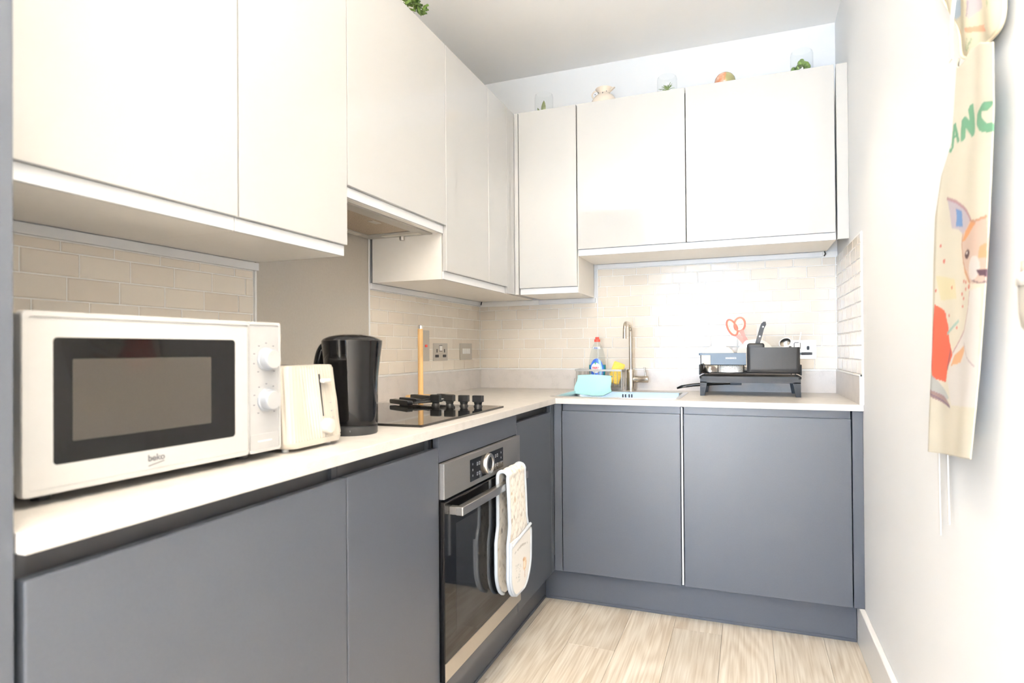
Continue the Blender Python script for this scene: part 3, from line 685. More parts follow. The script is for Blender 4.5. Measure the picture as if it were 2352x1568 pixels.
# ------------------------------------------------------------------ kettle (local: x to the photo's right, y away)
ke = thing('kettle', 'glossy black jug kettle standing on its base beside the toaster', 'kettle', (.4720, -1.8600, ZT), math.radians(33))
def kring(z, hw, sp, n=72):
    pts = []
    for k in range(n):
        a = 2*PI*k/n; ca, sa = math.cos(a), math.sin(a)
        r = (abs(ca)**2.4+abs(sa)**2.4)**(-1/2.4)
        x, y = hw*r*ca, hw*.93*r*sa
        # two soft vertical creases on the near side and a pulled-out spout on the right
        cr = .0026*(math.exp(-((a-math.radians(253))/.10)**2)+math.exp(-((a-math.radians(300))/.12)**2))
        x -= cr*ca; y -= cr*sa
        x += sp*math.exp(-((((a+PI) % (2*PI))-PI)/.42)**2)
        pts.append((x, y, z))
    return pts
kb = [(.024, .0650, 0), (.030, .0665, 0), (.08, .0660, 0), (.14, .0670, .000), (.19, .0695, .003), (.225, .0715, .006), (.234, .0715, .0065)]
loft('body', [kring(*r) for r in kb], 'black_gloss', ke, True, 50)
loft('lid', [kring(.2345, .0705, .005), kring(.238, .068, .003), kring(.2445, .054, .0), kring(.2485, .034, 0), kring(.2495, .012, 0)], 'black_gloss', ke, True, 50)
lathe('power_base', [(.0640, 0), (.0655, .003), (.0650, .020), (.060, .0235)], (0, 0, 0), 'black_plastic', ke, n=56, local=True)
hp = [(-.058, .012, .222), (-.068, .012, .217), (-.077, .012, .198), (-.082, .012, .165), (-.081, .012, .120), (-.074, .012, .080), (-.058, .012, .060)]
def smooth_path(p, k=4):
    P = [Vector(x) for x in p]; out = []
    for i in range(len(P)-1):
        a, b, c, d = P[max(i-1, 0)], P[i], P[i+1], P[min(i+2, len(P)-1)]
        for j in range(k):
            t = j/k; out.append(tuple(.5*((2*b)+(c-a)*t+(2*a-5*b+4*c-d)*t*t+(3*b-a-3*c+d)*t**3)))
    out.append(tuple(P[-1])); return out
tube('handle', smooth_path(hp), .0115, 'black_gloss', ke, 14, True)
text('power_mark', 'I', .006, 'knob_silver', ke, Matrix.Translation((-.0, -.0668, .012)) @ R90)

# ------------------------------------------------------------------ hob, trivet, roll holder
hb = thing('hob', 'black glass hob with four knobs set on the worktop', 'hob', (.33, -1.412, ZT))
prism('glass', rrect(.085, .590, -1.712, -1.112, .004), 'z', ZT+.0003, ZT+.0068, 'hob_glass', hb)
for x in (.342, .399, .456, .512):
    k = lathe('knob', [(.0165, 0), (.0150, .003), (.0130, .008), (.0150, .013), (.0150, .016)], (x, -1.166, ZT+.0068), 'black_matt', hb, n=24)
    box('knob_grip', x-.0195, x+.0195, -1.1755, -1.1565, ZT+.0228, ZT+.0465, 'black_matt', k, bev=.0025, seg=2)
zz = ZT+.0068
tv = thing('folding_trivet', 'black folding trivet with four padded arms lying on the hob', 'trivet', (.24, -1.13, zz))
def arm(x0, y0, x1, y1, z0=.004, hgt=.016, w=.010):
    d = Vector((x1-x0, y1-y0, 0)); L = d.length; d.normalize(); s = Vector((-d.y, d.x, 0)); prof = rrect(0, L, 0, hgt, .006, 4); v = []; n = len(prof)
    for o_ in (-w, w):
        for a, b in prof: p = Vector((x0, y0, zz+z0))+d*a+s*o_; v.append((p.x, p.y, p.z+b))
    f = [list(range(n))[::-1], [n+i for i in range(n)]]+[(i, (i+1) % n, n+(i+1) % n, n+i) for i in range(n)]
    return mesh('padded_end', v, f, 'black_matt', tv, smooth=40)
arm(.155, -1.165, .275, -1.235); arm(.160, -1.105, .270, -1.165, .006); arm(.165, -1.030, .285, -1.095, .012); arm(.265, -1.000, .345, -1.030, .014)
tubes('rod', [[(.270, -1.232, zz+.012), (.345, -1.130, zz+.013), (.335, -1.028, zz+.022)], [(.200, -1.130, zz+.014), (.270, -1.165, zz+.013), (.345, -1.130, zz+.013)], [(.180, -1.040, zz+.020), (.285, -1.095, zz+.020), (.345, -1.130, zz+.013)], [(.270, -1.165, zz+.013), (.285, -1.095, zz+.020)]], .004, 'black_matt', tv, 8)
rh = thing('kitchen_roll_holder', 'upright wooden kitchen roll holder with steel cap and no roll', 'roll holder', (.106, -.860, ZT))
lathe('base', [(.058, 0), (.066, .003), (.066, .013), (.062, .018)], (.106, -.860, ZT), 'wood_pale', rh, n=40)
lathe('pole', [(.0115, .018), (.0115, .302)], (.106, -.860, ZT), 'wood_pale', rh, n=20)
lathe('cap', [(.0118, .302), (.0118, .316), (.010, .318)], (.106, -.860, ZT), 'chrome', rh, n=20)

# ------------------------------------------------------------------ sink and tap
sk = thing('sink', 'stainless steel inset sink bowl in the back worktop', 'sink', ((SX0+SX1)/2, (SY0+SY1)/2, ZT-.17))
def rr3(e, r, z, n=6): return [(x, y, z) for x, y in rrect(SX0-e, SX1+e, SY0-e, SY1+e, r, n)]
loft('bowl', [rr3(.016, .020, ZT+.0004), rr3(.016, .020, ZT+.0018), rr3(-.004, .022, ZT+.0018), rr3(-.007, .022, ZT-.002), rr3(-.010, .03, ZT-.145), rr3(-.022, .03, ZT-.162), rr3(-.05, .03, ZT-.167)], 'sink_steel', sk, smooth=35, cap0=False)
for k in (-.022, -.009, .009, .022): prism('overflow_slot', rrect(.862+k-.003, .862+k+.003, ZT-.036, ZT-.012, .0025), 'y', SY1-.0115, SY1-.0085, 'socket_black', sk)
lathe('drain', [(.045, 0), (.042, .003), (.02, .001)], (.865, -.33, ZT-.167), 'chrome', sk, n=28)
TXC, TYC = .865, -.072
tp = thing('mixer_tap', 'brushed nickel single lever mixer tap behind the sink', 'tap', (TXC, TYC, ZT))
lathe('body', [(.0265, 0), (.0265, .004), (.0205, .006), (.0205, .104), (.0185, .107)], (TXC, TYC, ZT), 'nickel', tp, n=28)
dirx, diry = .02, -1.0
zp = ZT+.290; R_ = .045; path = [(TXC, TYC, ZT+.1), (TXC, TYC, zp)]
for i in range(1, 8): a = PI/2*i/7; path.append((TXC+dirx*R_*(1-math.cos(a)), TYC+diry*R_*(1-math.cos(a)), zp+R_*math.sin(a)))
for dd in (.06, .09): path.append((TXC+dirx*(R_+dd), TYC+diry*(R_+dd), zp+R_))
for i in range(1, 8): a = PI/2*i/7; path.append((TXC+dirx*(R_+.09+R_*math.sin(a)), TYC+diry*(R_+.09+R_*math.sin(a)), zp+R_*math.cos(a)))
e = path[-1]; path.append((e[0], e[1], e[2]-.030))
tube('spout', path, .0092, 'nickel', tp, 18)
lathe('aerator', [(.0096, 0), (.0096, .016)], (e[0], e[1], e[2]-.0305), 'nickel', tp, n=18)
lathe('lever_housing', [(.0165, 0), (.0165, .047), (.0172, .048), (.0172, .075), (.015, .077)], (TXC+.010, TYC, ZT+.058), 'nickel', tp, n=24, axis='x')
tube('lever', [(TXC+.073, TYC, ZT+.074), (TXC+.068, TYC, ZT+.118)], .0042, 'nickel', tp, 10)

# ------------------------------------------------------------------ sink caddy and its contents
CX0, CX1, CY0, CY1 = .590, .832, -.132, -.030; CZ = ZT+.0022
cd = thing('sink_caddy', 'grey wire sink caddy standing behind the sink', 'caddy', ((CX0+CX1)/2, (CY0+CY1)/2, CZ))
loop = lambda x0, x1, y0, y1, z: [(x, y, z) for x, y in rrect(x0, x1, y0, y1, .006, 3)]+[(x1, y1-.006, z)]
bd = []
for z0, z1 in ((CZ+.096, CZ+.106),): bd = [(CX0, CX1, CY0, CY0+.0025, z0, z1), (CX0, CX1, CY1-.0025, CY1, z0, z1), (CX0, CX0+.0025, CY0, CY1, z0, z1), (CX1-.0025, CX1, CY0, CY1, z0, z1)]
boxes('top_band', bd, 'hood_grey', cd)
pw = []
for i in range(13):
    x = CX0+.006+(CX1-CX0-.012)*i/12
    pw += [[(x, CY0+.002, CZ+.098), (x, CY0+.004, CZ+.018), (x, CY1-.004, CZ+.018), (x, CY1-.002, CZ+.098)]]
for i in range(1, 4):
    y = CY0+(CY1-CY0)*i/4; pw += [[(CX0+.001, y, CZ+.098), (CX0+.004, y, CZ+.018), (CX1-.004, y, CZ+.018), (CX1-.001, y, CZ+.098)]]
tubes('wire_basket', pw, .0014, 'hood_grey', cd)
for x, s in ((CX0, -1), (CX1, 1)):
    for y in (CY0+.010, CY1-.010): tube('side_leg', [(x, y, CZ+.060), (x+s*.005, y, CZ+.058), (x+s*.005, y, CZ+.0016)], .0016, 'hood_grey', cd, 6)
box('corner_strip', CX1-.0045, CX1-.0015, CY0+.001, CY0+.016, CZ+.002, CZ+.096, 'hood_grey', cd, bev=0)
BX, BY = .698, -.092; bz = CZ+.0206
bo = thing('washing_up_bottle', 'clear washing up liquid bottle with red cap in the sink caddy', 'bottle', (BX, BY, bz))
prof = [(.036, 0), (.0385, .004), (.0395, .04), (.0440, .075), (.0450, .095), (.0430, .12), (.0380, .155), (.030, .185), (.021, .207), (.0130, .220), (.0125, .226)]
lathe('clear_shell', prof, (BX, BY, bz), 'bottle_clear', bo, n=40, sy=.62)
lathe('liquid', [(r-.002, z) for r, z in prof[:5]]+[(.0425, .106)], (BX, BY, bz+.0015), 'liquid', bo, n=40, sy=.60)
def decal(name, pts, m, off, par=bo, z0=bz):
    """flat print wrapped onto the bottle's front: pts are (x, z) about the bottle axis"""
    poly = pts; bm = bmesh.new()
    xs = np.array([p[0] for p in poly]); 
    v = []
    for x, z in poly:
        r = np.interp(z, [p[1] for p in prof], [p[0] for p in prof]); y = -math.sqrt(max(r*r-x*x, 1e-6))*.62-off; v.append(bm.verts.new((BX+x, BY+y, z0+z)))
    c = np.mean(poly, axis=0); r = np.interp(c[1], [p[1] for p in prof], [p[0] for p in prof]); vc = bm.verts.new((BX+c[0], BY-math.sqrt(max(r*r-c[0]**2, 1e-6))*.62-off, z0+c[1]))
    for i in range(len(v)): bm.faces.new((v[i], v[(i+1) % len(v)], vc))
    return from_bm(name, bm, m, par)
ell = lambda cx, cz, a, b, n=28: [(cx+a*math.cos(2*PI*k/n), cz+b*math.sin(2*PI*k/n)) for k in range(n)]
lb = decal('blue_label', ell(.002, .082, .034, .058), 'label_blue', .0012)
decal('label_swoosh', [(.012, .03), (.024, .05), (.030, .09), (.022, .128), (.010, .138), (.016, .10), (.016, .06)], 'label_light', .0016, lb)  # lighter blue swoosh printed on the label
decal('white_roundel', ell(-.002, .092, .024, .026), 'white_plastic', .0022, lb)
decal('green_leaf', [(-.004, .108), (.000, .112), (.001, .120), (-.004, .124), (-.007, .116)], 'label_green', .0030, lb)
text('brand_name', 'FAIRY', .0150, 'label_red', lb, Matrix.Translation((BX-.002, BY-.0312, bz+.092)) @ R90, xs=.85, bold=.0004, local=False)
decal('neck_print', [(-.024, .187), (.020, .187), (.016, .200), (-.018, .200)], 'white_plastic', .0008)
text('neck_text', 'clean', .0090, 'label_blue', lb, Matrix.Translation((BX-.003, BY-.0185, bz+.1935)) @ R90, bold=.0003, local=False)
lathe('cap', [(.0145, .224), (.0150, .226), (.0150, .236), (.0100, .238), (.0100, .247), (.0085, .249)], (BX, BY, bz), 'red_plastic', bo, n=28)
# folded yellow sponge cloth
def blob_box(name, c, s, rot, m, bend=0.):
    bm = bmesh.new(); bmesh.ops.create_cube(bm, size=1.); bmesh.ops.scale(bm, vec=s, verts=bm.verts); bmesh.ops.bevel(bm, geom=bm.edges[:], offset=min(s)*.22, segments=3, affect='EDGES')
    bmesh.ops.subdivide_edges(bm, edges=[e for e in bm.edges if e.calc_length() > .02], cuts=4, use_grid_fill=True)
    for v in bm.verts: v.co.y += bend*(v.co.x/s[0])**2*s[0]
    M = Matrix.Translation(c) @ Matrix.Rotation(rot[2], 4, 'Z') @ Matrix.Rotation(rot[1], 4, 'Y') @ Matrix.Rotation(rot[0], 4, 'X'); bmesh.ops.transform(bm, matrix=M, verts=bm.verts)
    return from_bm(name, bm, m, None, False, 50)
tag(blob_box('yellow_sponge', (.793, -.085, CZ+.0865), (.058, .016, .110), (0, math.radians(20), .1), 'sponge', .15), 'yellow folded sponge in the sink caddy beside the bottle', 'sponge')
# aqua cloth over the front of the caddy
def cloth():
    nu, nv = 46, 40; V = []
    for i in range(nu):
        s = i/(nu-1)
        for j in range(nv):
            t_ = j/(nv-1); L = .036+(.118+.012*math.sin(s*2.6))*t_
            top = CZ+.080-.010*abs(s-.4)
            if t_ < .12: y = CY0+.012-.020*(t_/.12); z = top-.006*(1-t_/.12)
            else: k = (t_-.12)/.88; y = CY0-.016-.034*math.sin(k*1.5)-.004*math.sin(s*9+k*3)-.010*k*math.sin(s*4); z = top-(.090+.012*math.sin(s*3.0)-.016*(s > .78)*1.0*(s-.78)/.22)*k
            x = .600+.188*s+.010*math.sin(t_*3+.5)*(.5-s)*1.6+.004*math.sin(t_*7+s*5)
            V.append((x, y, z))
    o = mesh('aqua_cloth', V, grid_faces(nu, nv), 'cloth_aqua', smooth=True)
    m = o.modifiers.new('thickness', 'SOLIDIFY'); m.thickness = .003; m.offset = 0
    tag(o, 'pale aqua dishcloth hanging over the front of the sink caddy', 'cloth')
cloth()

# ------------------------------------------------------------------ dish rack
RX0, RX1, RY0, RY1 = 1.216, 1.622, -.330, -.060
rk = thing('dish_rack', 'black dish drying rack on legs at the right of the sink', 'dish rack', (1.42, -.2, ZT))
tray = prism('tray', rrect(RX0-.003, RX1+.003, RY0-.003, RY1, .012), 'z', ZT+.076, ZT+.086, 'black_plastic', rk, bev=.002)
boxes('tray_skirt', [(RX0, RX1, RY0, RY0+.006, ZT+.058, ZT+.076), (RX0, RX1, RY1-.006, RY1, ZT+.058, ZT+.076), (RX0, RX0+.006, RY0+.006, RY1-.006, ZT+.058, ZT+.076), (RX1-.006, RX1, RY0+.006, RY1-.006, ZT+.058, ZT+.076)], 'black_plastic', tray)
for sx, x in ((1, RX0), (-1, RX1)):
    for y, dy in ((RY0, 1), (RY1, -1)):
        wt0, wt1 = .030, .019
        v = [(x, y, ZT+.062), (x+sx*wt0, y, ZT+.062), (x+sx*wt1, y, ZT), (x, y, ZT)]; b = [(p[0], p[1]+dy*.026, p[2]) for p in v]
        mesh('leg', v+b, [(0, 1, 2, 3), (7, 6, 5, 4), (0, 4, 5, 1), (1, 5, 6, 2), (2, 6, 7, 3), (3, 7, 4, 0)], 'black_plastic', rk)
wp = []; zb_, zt_ = ZT+.100, ZT+.184
for x in (RX0+.004, RX1-.004):
    wp += [[(x, RY0+.004, zb_), (x, RY0+.004, zt_)], [(x, RY1-.004, zb_), (x, RY1-.004, zt_)]]
for y in (RY0+.004, RY1-.004):
    xe = 1.408 if y < -.2 else RX1-.004; wp += [[(RX0+.004, y, zb_), (RX1-.004 if y > -.2 else xe, y, zb_)], [(RX0+.004, y, ZT+.136), (xe, y, ZT+.136)]]
for x in (RX0+.004, RX1-.004): wp += [[(x, RY0+.004, zb_), (x, RY1-.004, zb_)], [(x, RY0+.004, ZT+.136), (x, RY1-.004, ZT+.136)]]
for x in (1.292, 1.398): wp += [[(x, RY0+.004, ZT+.182), (x, RY0+.004, zb_), (x, RY1-.004, zb_), (x, RY1-.004, ZT+.182)]]
for i in range(1, 9): y = RY0+.03*i; wp += [[(RX0+.004, y, zb_), (RX1-.004, y, zb_)]]
for x, y in ((RX0+.02, RY0+.01), (RX1-.02, RY0+.01), (RX0+.02, RY1-.01), (RX1-.02, RY1-.01)): wp += [[(x, y, zb_), (x, y, ZT+.085)]]
bk = tubes('wire_basket', wp, .0019, 'black_plastic', rk)
boxes('top_band', [(RX0-.004, 1.408, RY0+.002, RY0+.005, ZT+.179, ZT+.1885), (RX0-.004, RX0-.001, RY0+.002, RY1, ZT+.179, ZT+.1885), (RX1-.001, RX1+.002, RY0+.002, RY1, ZT+.179, ZT+.1885), (RX0-.004, RX1+.002, RY1-.004, RY1-.001, ZT+.179, ZT+.1885)], 'rack_blue', bk)
for x, s in ((RX0, -1), (RX1, 1)): box('side_lip', x-.005 if s < 0 else x-.001, x+.001 if s < 0 else x+.005, RY0+.01, RY1-.02, ZT+.092, ZT+.138, 'black_plastic', rk, bev=.002)
np_ = box('name_plate', 1.261, 1.408, RY0-.0045, RY0-.001, ZT+.137, ZT+.1885, 'rack_blue', rk, bev=.0008)
text('brand_name', 'SONGMICS', .0088, 'white_plastic', np_, Matrix.Translation((1.346, RY0-.0047, ZT+.1655)) @ R90, bold=.00025, local=False)
# drain spout under the tray
sp = tube('drain_spout', [(1.384, -.235, ZT+.052), (1.345, -.237, ZT+.054), (1.26, -.243, ZT+.049), (1.18, -.248, ZT+.042), (1.13, -.250, ZT+.034), (1.108, -.251, ZT+.026)], [.009, .009, .008, .0075, .007, .004], 'black_gloss', rk, 12)
box('spout_joint', 1.340, 1.388, -.250, -.222, ZT+.044, ZT+.0595, 'black_plastic', sp, bev=.001)
# utensil box
ub = thing('utensil_holder', 'black plastic utensil holder clipped to the front of the dish rack', 'utensil holder', (1.515, -.31, ZT+.106))
UX0, UX1, UY0, UY1, UZ0, UZ1 = 1.411, 1.618, -.362, -.282, ZT+.1035, ZT+.2115
def ur(e, r, z): return [(x, y, z) for x, y in rrect(UX0-e, UX1+e, UY0-e, UY1+e, r, 6)]
loft('box', [ur(-.004, .014, UZ0), ur(-.001, .015, UZ0+.004), ur(0, .016, UZ0+.02), ur(.0005, .016, UZ1), ur(-.0025, .014, UZ1), ur(-.004, .014, UZ0+.006)], 'black_plastic', ub, smooth=35)
hr = rrect(UX0, UX1, UY0, UY1, .016, 6)
bm = bmesh.new(); 
box('raised_collar', UX0+.0005, 1.4815, UY0+.0005, UY1-.0005, UZ1-.012, UZ1+.0185, 'black_plastic', ub, bev=.010, seg=4, smooth=50)
boxes('moulding_line', [(x-.0006, x+.0006, UY0-.0008, UY0+.001, UZ0+.01, UZ1-.002) for x in (1.482, 1.549)], 'black_matt', ub)
# contents
scs = thing('scissors', 'red handled kitchen scissors standing in the utensil holder', 'scissors', (1.415, -.318, UZ0+.03))
SCZ = ZT+.228; Y_ = -.322
def oval(cx, cz, a, b, rot, n=28):
    out = []
    for k in range(n+1): t_ = 2*PI*k/n; u, w_ = a*math.cos(t_), b*math.sin(t_); out.append((cx+u*math.cos(rot)-w_*math.sin(rot), Y_, cz+u*math.sin(rot)+w_*math.cos(rot)))
    return out
def grip(cx, cz, a, b, rot, tail):
    o = tube('finger_grip', oval(cx, cz, a, b, rot), .0047, 'red_soft', scs, 8)
    tube('grip_lining', oval(cx, cz, a-.0045, b-.0045, rot), .0030, 'cream_soft', o, 6)
    prism('grip_shank', tail, 'y', Y_-.0045, Y_+.0045, 'red_soft', o, bev=.002)
grip(1.352, ZT+.300, .0175, .036, math.radians(24), [(1.365, ZT+.262), (1.381, ZT+.272), (1.405, ZT+.240), (1.396, ZT+.226), (1.380, ZT+.246)])
grip(1.383, ZT+.313, .0210, .029, math.radians(-6), [(1.378, ZT+.286), (1.398, ZT+.292), (1.404, ZT+.262), (1.416, ZT+.246), (1.404, ZT+.238), (1.391, ZT+.262)])
prism('blade', [(1.394, ZT+.234), (1.406, ZT+.250), (1.424, ZT+.226), (1.452, ZT+.112), (1.446, ZT+.110), (1.410, ZT+.218)], 'y', Y_-.0012, Y_+.0012, 'chrome', scs)
lathe('rivet', [(.0045, 0), (.004, -.002)], (1.412, Y_-.0012, ZT+.231), 'chrome', scs, n=14, axis='y')
kn = thing('kitchen_knife', 'black handled kitchen knife standing in the utensil holder', 'knife', (1.45, -.322, UZ0+.02))
hd = [(1.4405, ZT+.212), (1.4630, ZT+.212), (1.4645, ZT+.222), (1.4620, ZT+.232), (1.4735, ZT+.262), (1.4775, ZT+.290), (1.4810, ZT+.300), (1.4895, ZT+.308), (1.4880, ZT+.322), (1.4790, ZT+.322), (1.4700, ZT+.314), (1.4650, ZT+.302)]
hk = prism('handle', hd, 'y', -.331, -.315, 'black_matt', kn, bev=.003)
for x, z in ((1.4525, .222), (1.4635, .259), (1.4770, .300)): lathe('rivet', [(.0035, 0), (.0032, -.0012)], (x, -.331, ZT+z), 'chrome', hk, n=14, axis='y')
prism('blade', [(1.442, ZT+.213), (1.462, ZT+.213), (1.452, ZT+.110), (1.447, ZT+.112)], 'y', -.324, -.322, 'chrome', kn)
spn = thing('serving_spoon', 'steel serving spoon with its bowl up in the utensil holder', 'spoon', (1.56, -.315, UZ0+.02))
Vv, Ff = [], []
nu, nv = 20, 9
for i in range(nu):
    for j in range(nv):
        a = 2*PI*i/nu; r = j/(nv-1); u, w_ = .026*r*math.cos(a), .0195*r*math.sin(a); ro = math.radians(28)
        Vv.append((1.5640+u*math.cos(ro)-w_*math.sin(ro), -.315+.010*(1-r*r), ZT+.2315+u*math.sin(ro)+w_*math.cos(ro)))
Ff = [(i*nv+j, i*nv+j+1, ((i+1) % nu)*nv+j+1, ((i+1) % nu)*nv+j) for i in range(nu) for j in range(nv-1)]
so = mesh('bowl', Vv, Ff, 'steel', spn, smooth=True); sm = so.modifiers.new('thickness', 'SOLIDIFY'); sm.thickness = .0012
tube('stem', [(1.556, -.309, ZT+.216), (1.545, -.312, ZT+.112)], .0028, 'steel', spn, 8)
# crockery in the rack
def plate(name, label, x, y, z, r, tilt):
    rings = []
    for rr, h_ in ((.0, .004), (r*.62, .004), (r*.95, .016), (r, .0185), (r*.985, .021), (r*.93, .0195), (r*.60, .0075), (0, .0075)):
        ring = []
        for k in range(44):
            a = 2*PI*k/44; p = Vector((rr*math.cos(a), -h_, rr*math.sin(a)+r)); p = Matrix.Rotation(tilt, 3, 'X') @ p; ring.append((x+p.x, y+p.y, z+p.z))
        rings.append(ring)
    return tag(loft(name, rings, 'ceramic', None, False, 40, False, False), label, 'plate')
plate('side_plate', 'cream plate standing upright at the left of the dish rack', 1.285, -.195, ZT+.1025, .075, math.radians(-44))
plate('side_plate', 'cream plate standing upright behind the utensil holder', 1.447, -.190, ZT+.1025, .080, math.radians(-30))
bw = thing('speckled_bowl', 'white bowl with brown speckles lying in the dish rack', 'bowl', (1.340, -.268, ZT+.102))
nb = 60
rb = [(.020, .0), (.026, .001), (.044, .012), (.053, .030), (.0560, .0520), (.0540, .0525), (.0505, .030), (.040, .012), (.002, .006)]
bowl = lathe('bowl_body', [(r, .0525-z) for r, z in rb], (1.340, -.266, ZT+.1028), 'ceramic', bw, n=nb)
sp_v, sp_f = [], []
for k in range(150):
    a = random.uniform(PI, 2*PI); zq = random.uniform(.003, .040); r = np.interp(zq, [0, .0225, .0405, .0515], [.0560, .053, .044, .026])+.0006; s = random.uniform(.0007, .0016)
    c = Vector((1.340+r*math.cos(a), -.266+r*math.sin(a), ZT+.1028+zq)); tg = Vector((-math.sin(a), math.cos(a), 0)); b0 = len(sp_v)
    for m_ in range(6): t_ = 2*PI*m_/6; p = c+tg*s*math.cos(t_)+Vector((0, 0, s*math.sin(t_))); sp_v.append(tuple(p))
    sp_f.append([b0+m_ for m_ in range(6)])
mat('speckle', (.30, .22, .15), .5, noise=.4, nscale=90)
mesh('speckles', sp_v, sp_f, 'speckle', bowl)['kind'] = 'stuff'
tag(mesh('steel_lid', *(lambda rs: ([p for r in rs for p in r], [(i*24+j, i*24+(j+1) % 24, (i+1)*24+(j+1) % 24, (i+1)*24+j) for i in range(len(rs)-1) for j in range(24)]))([[(1.256+r*math.cos(2*PI*k/24), -.262+.9*r*math.sin(2*PI*k/24), ZT+.1030+h_+(.010 if False else 0)) for k in range(24)] for r, h_ in ((.031, 0), (.030, .012), (.020, .026), (.008, .033), (.001, .034))]), 'steel', smooth=True), 'small steel pan lid in the left corner of the dish rack', 'lid')
pl_ = thing('peeler', 'black handled tool sticking out of the rack to the right', 'kitchen tool', (1.60, -.20, ZT+.14))
prism('handle', rrect(1.632, 1.672, ZT+.177, ZT+.189, .0058, 5), 'y', -.206, -.194, 'black_matt', pl_, bev=.002); tube('shaft', [(1.634, -.2, ZT+.182), (1.60, -.2, ZT+.176), (1.56, -.2, ZT+.142)], .0035, 'black_matt', pl_, 8)
ws = thing('wire_whisk', 'small wire tool with white stick at the right end of the rack', 'kitchen tool', (1.61, -.25, ZT+.14))
tube('wire_loop', [(1.603, -.25, ZT+.150), (1.603, -.25, ZT+.228), (1.606, -.25, ZT+.232), (1.624, -.25, ZT+.232), (1.628, -.25, ZT+.228), (1.628, -.25, ZT+.206), (1.612, -.25, ZT+.203)], .0014, 'black_matt', ws, 8)
tube('white_stick', [(1.612, -.25, ZT+.150), (1.622, -.25, ZT+.225), (1.631, -.25, ZT+.277)], .0024, 'white_plastic', ws, 8)

# ------------------------------------------------------------------ things on top of the wall units
def jar(label, x, y, r, h_):
    t = thing('glass_planter', label, 'planter', (x, y, ZTOP))
    lathe('glass', [(r*.9, 0), (r, .006), (r, h_-.018), (r*.93, h_-.006), (r*.80, h_)], (x, y, ZTOP), 'jar_glass', t, n=36, smooth=True, cap1=False)
    lathe('soil', [(r*.93, .008), (r*.93, .040), (.002, .048)], (x, y, ZTOP), 'soil', t, n=28)
    return t
def blade_leaf(v, f, base, d, L, w, curl=.3, up=Vector((0, 0, 1)), th=.0012):
    s = d.cross(up); s = s.normalized() if s.length > 1e-4 else Vector((1, 0, 0)); n = 6; b = len(v)
    nrm = s.cross(d).normalized()
    for i in range(n+1):
        t_ = i/n; c = base+d*L*t_+up*(-curl*L*t_*t_); ww = w*math.sin(PI*min(1, .18+.82*t_))**.8*(1 if i < n else .05)
        v += [tuple(c-s*ww), tuple(c+nrm*th), tuple(c+s*ww), tuple(c-nrm*th)]
    for i in range(n):
        for k in range(4): a = b+i*4+k; c_ = b+i*4+(k+1) % 4; f.append((a, c_, c_+4, a+4))
    f.append((b, b+1, b+2, b+3)); f.append((b+n*4+3, b+n*4+2, b+n*4+1, b+n*4))
def leaves(name, specs, m, parent):
    for sp_ in specs:
        v, f = [], []; blade_leaf(v, f, *sp_); mesh(name, v, f, m, parent, smooth=40)
def rv(a, e): return Vector((math.cos(a)*math.cos(e), math.sin(a)*math.cos(e), math.sin(e)))
t = jar('glass jar planter with one pointed leaf nearest the corner', .457, -.200, .047, .140)
leaves('leaf', [(Vector((.452, -.200, ZTOP+.044)), rv(.3, 1.5), .066, .012, .0, Vector((0, -1, 0))), (Vector((.436, -.200, ZTOP+.040)), rv(3.0, 1.2), .040, .006, .0, Vector((0, -1, 0)))], 'leaf_olive', t)
t = jar('glass jar planter with spiky air plant in the middle of the cabinet', 1.070, -.200, .046, .128)
leaves('leaf', [(Vector((1.070, -.2, ZTOP+.060)), rv(2*PI*k/26*5+.2*k, random.uniform(.25, 1.35)), random.uniform(.036, .052), .0026, random.uniform(.1, .5)) for k in range(26)], 'leaf_pale', t)
t = jar('tall glass jar planter with cactus cluster nearest the right wall', 1.648, -.200, .046, .142)
def ball(name, c, r, m, parent, sz=1., n=12):
    return lathe(name, [(r*math.sin(PI*k/8)+.0002, -r*sz*math.cos(PI*k/8)) for k in range(9)], c, m, parent, n=n, smooth=True)
for k in range(26):
    a = random.uniform(0, 2*PI); rr = random.uniform(0, .036); hh = .066+.036*(1-rr/.036)*random.uniform(.5, 1)
    ball('cactus_pad', (1.648+rr*math.cos(a), -.2+rr*math.sin(a)*.8, ZTOP+hh), random.uniform(.007, .011), 'leaf_pale', t, 1.15)
jg = thing('cream_jug', 'cream ceramic jug with loop handle on top of the wall cabinet', 'jug', (.765, -.2, ZTOP))
lathe('body', [(.035, 0), (.050, .006), (.062, .035), (.060, .058), (.046, .078), (.030, .088), (.028, .094), (.034, .106), (.043, .116), (.040, .116), (.026, .095), (.026, .088), (.04, .074), (.054, .04), (.002, .008)], (.768, -.2, ZTOP), 'jug_cream', jg, n=36)
tube('handle', smooth_path([(.742, -.2, ZTOP+.110), (.722, -.2, ZTOP+.112), (.708, -.2, ZTOP+.098), (.712, -.2, ZTOP+.082), (.724, -.2, ZTOP+.070)]), .0040, 'jug_cream', jg, 8)
prism('spout', [(.800, ZTOP+.100), (.822, ZTOP+.118), (.802, ZTOP+.117)], 'y', -.209, -.191, 'jug_cream', jg, bev=.002)
for x, z in ((.770, .082), (.733, .078), (.745, .092), (.785, .094)): ball('painted_dot', (x, -.2-.044 if z < .085 else -.2-.027, ZTOP+z), .0022, 'logo_grey', jg)
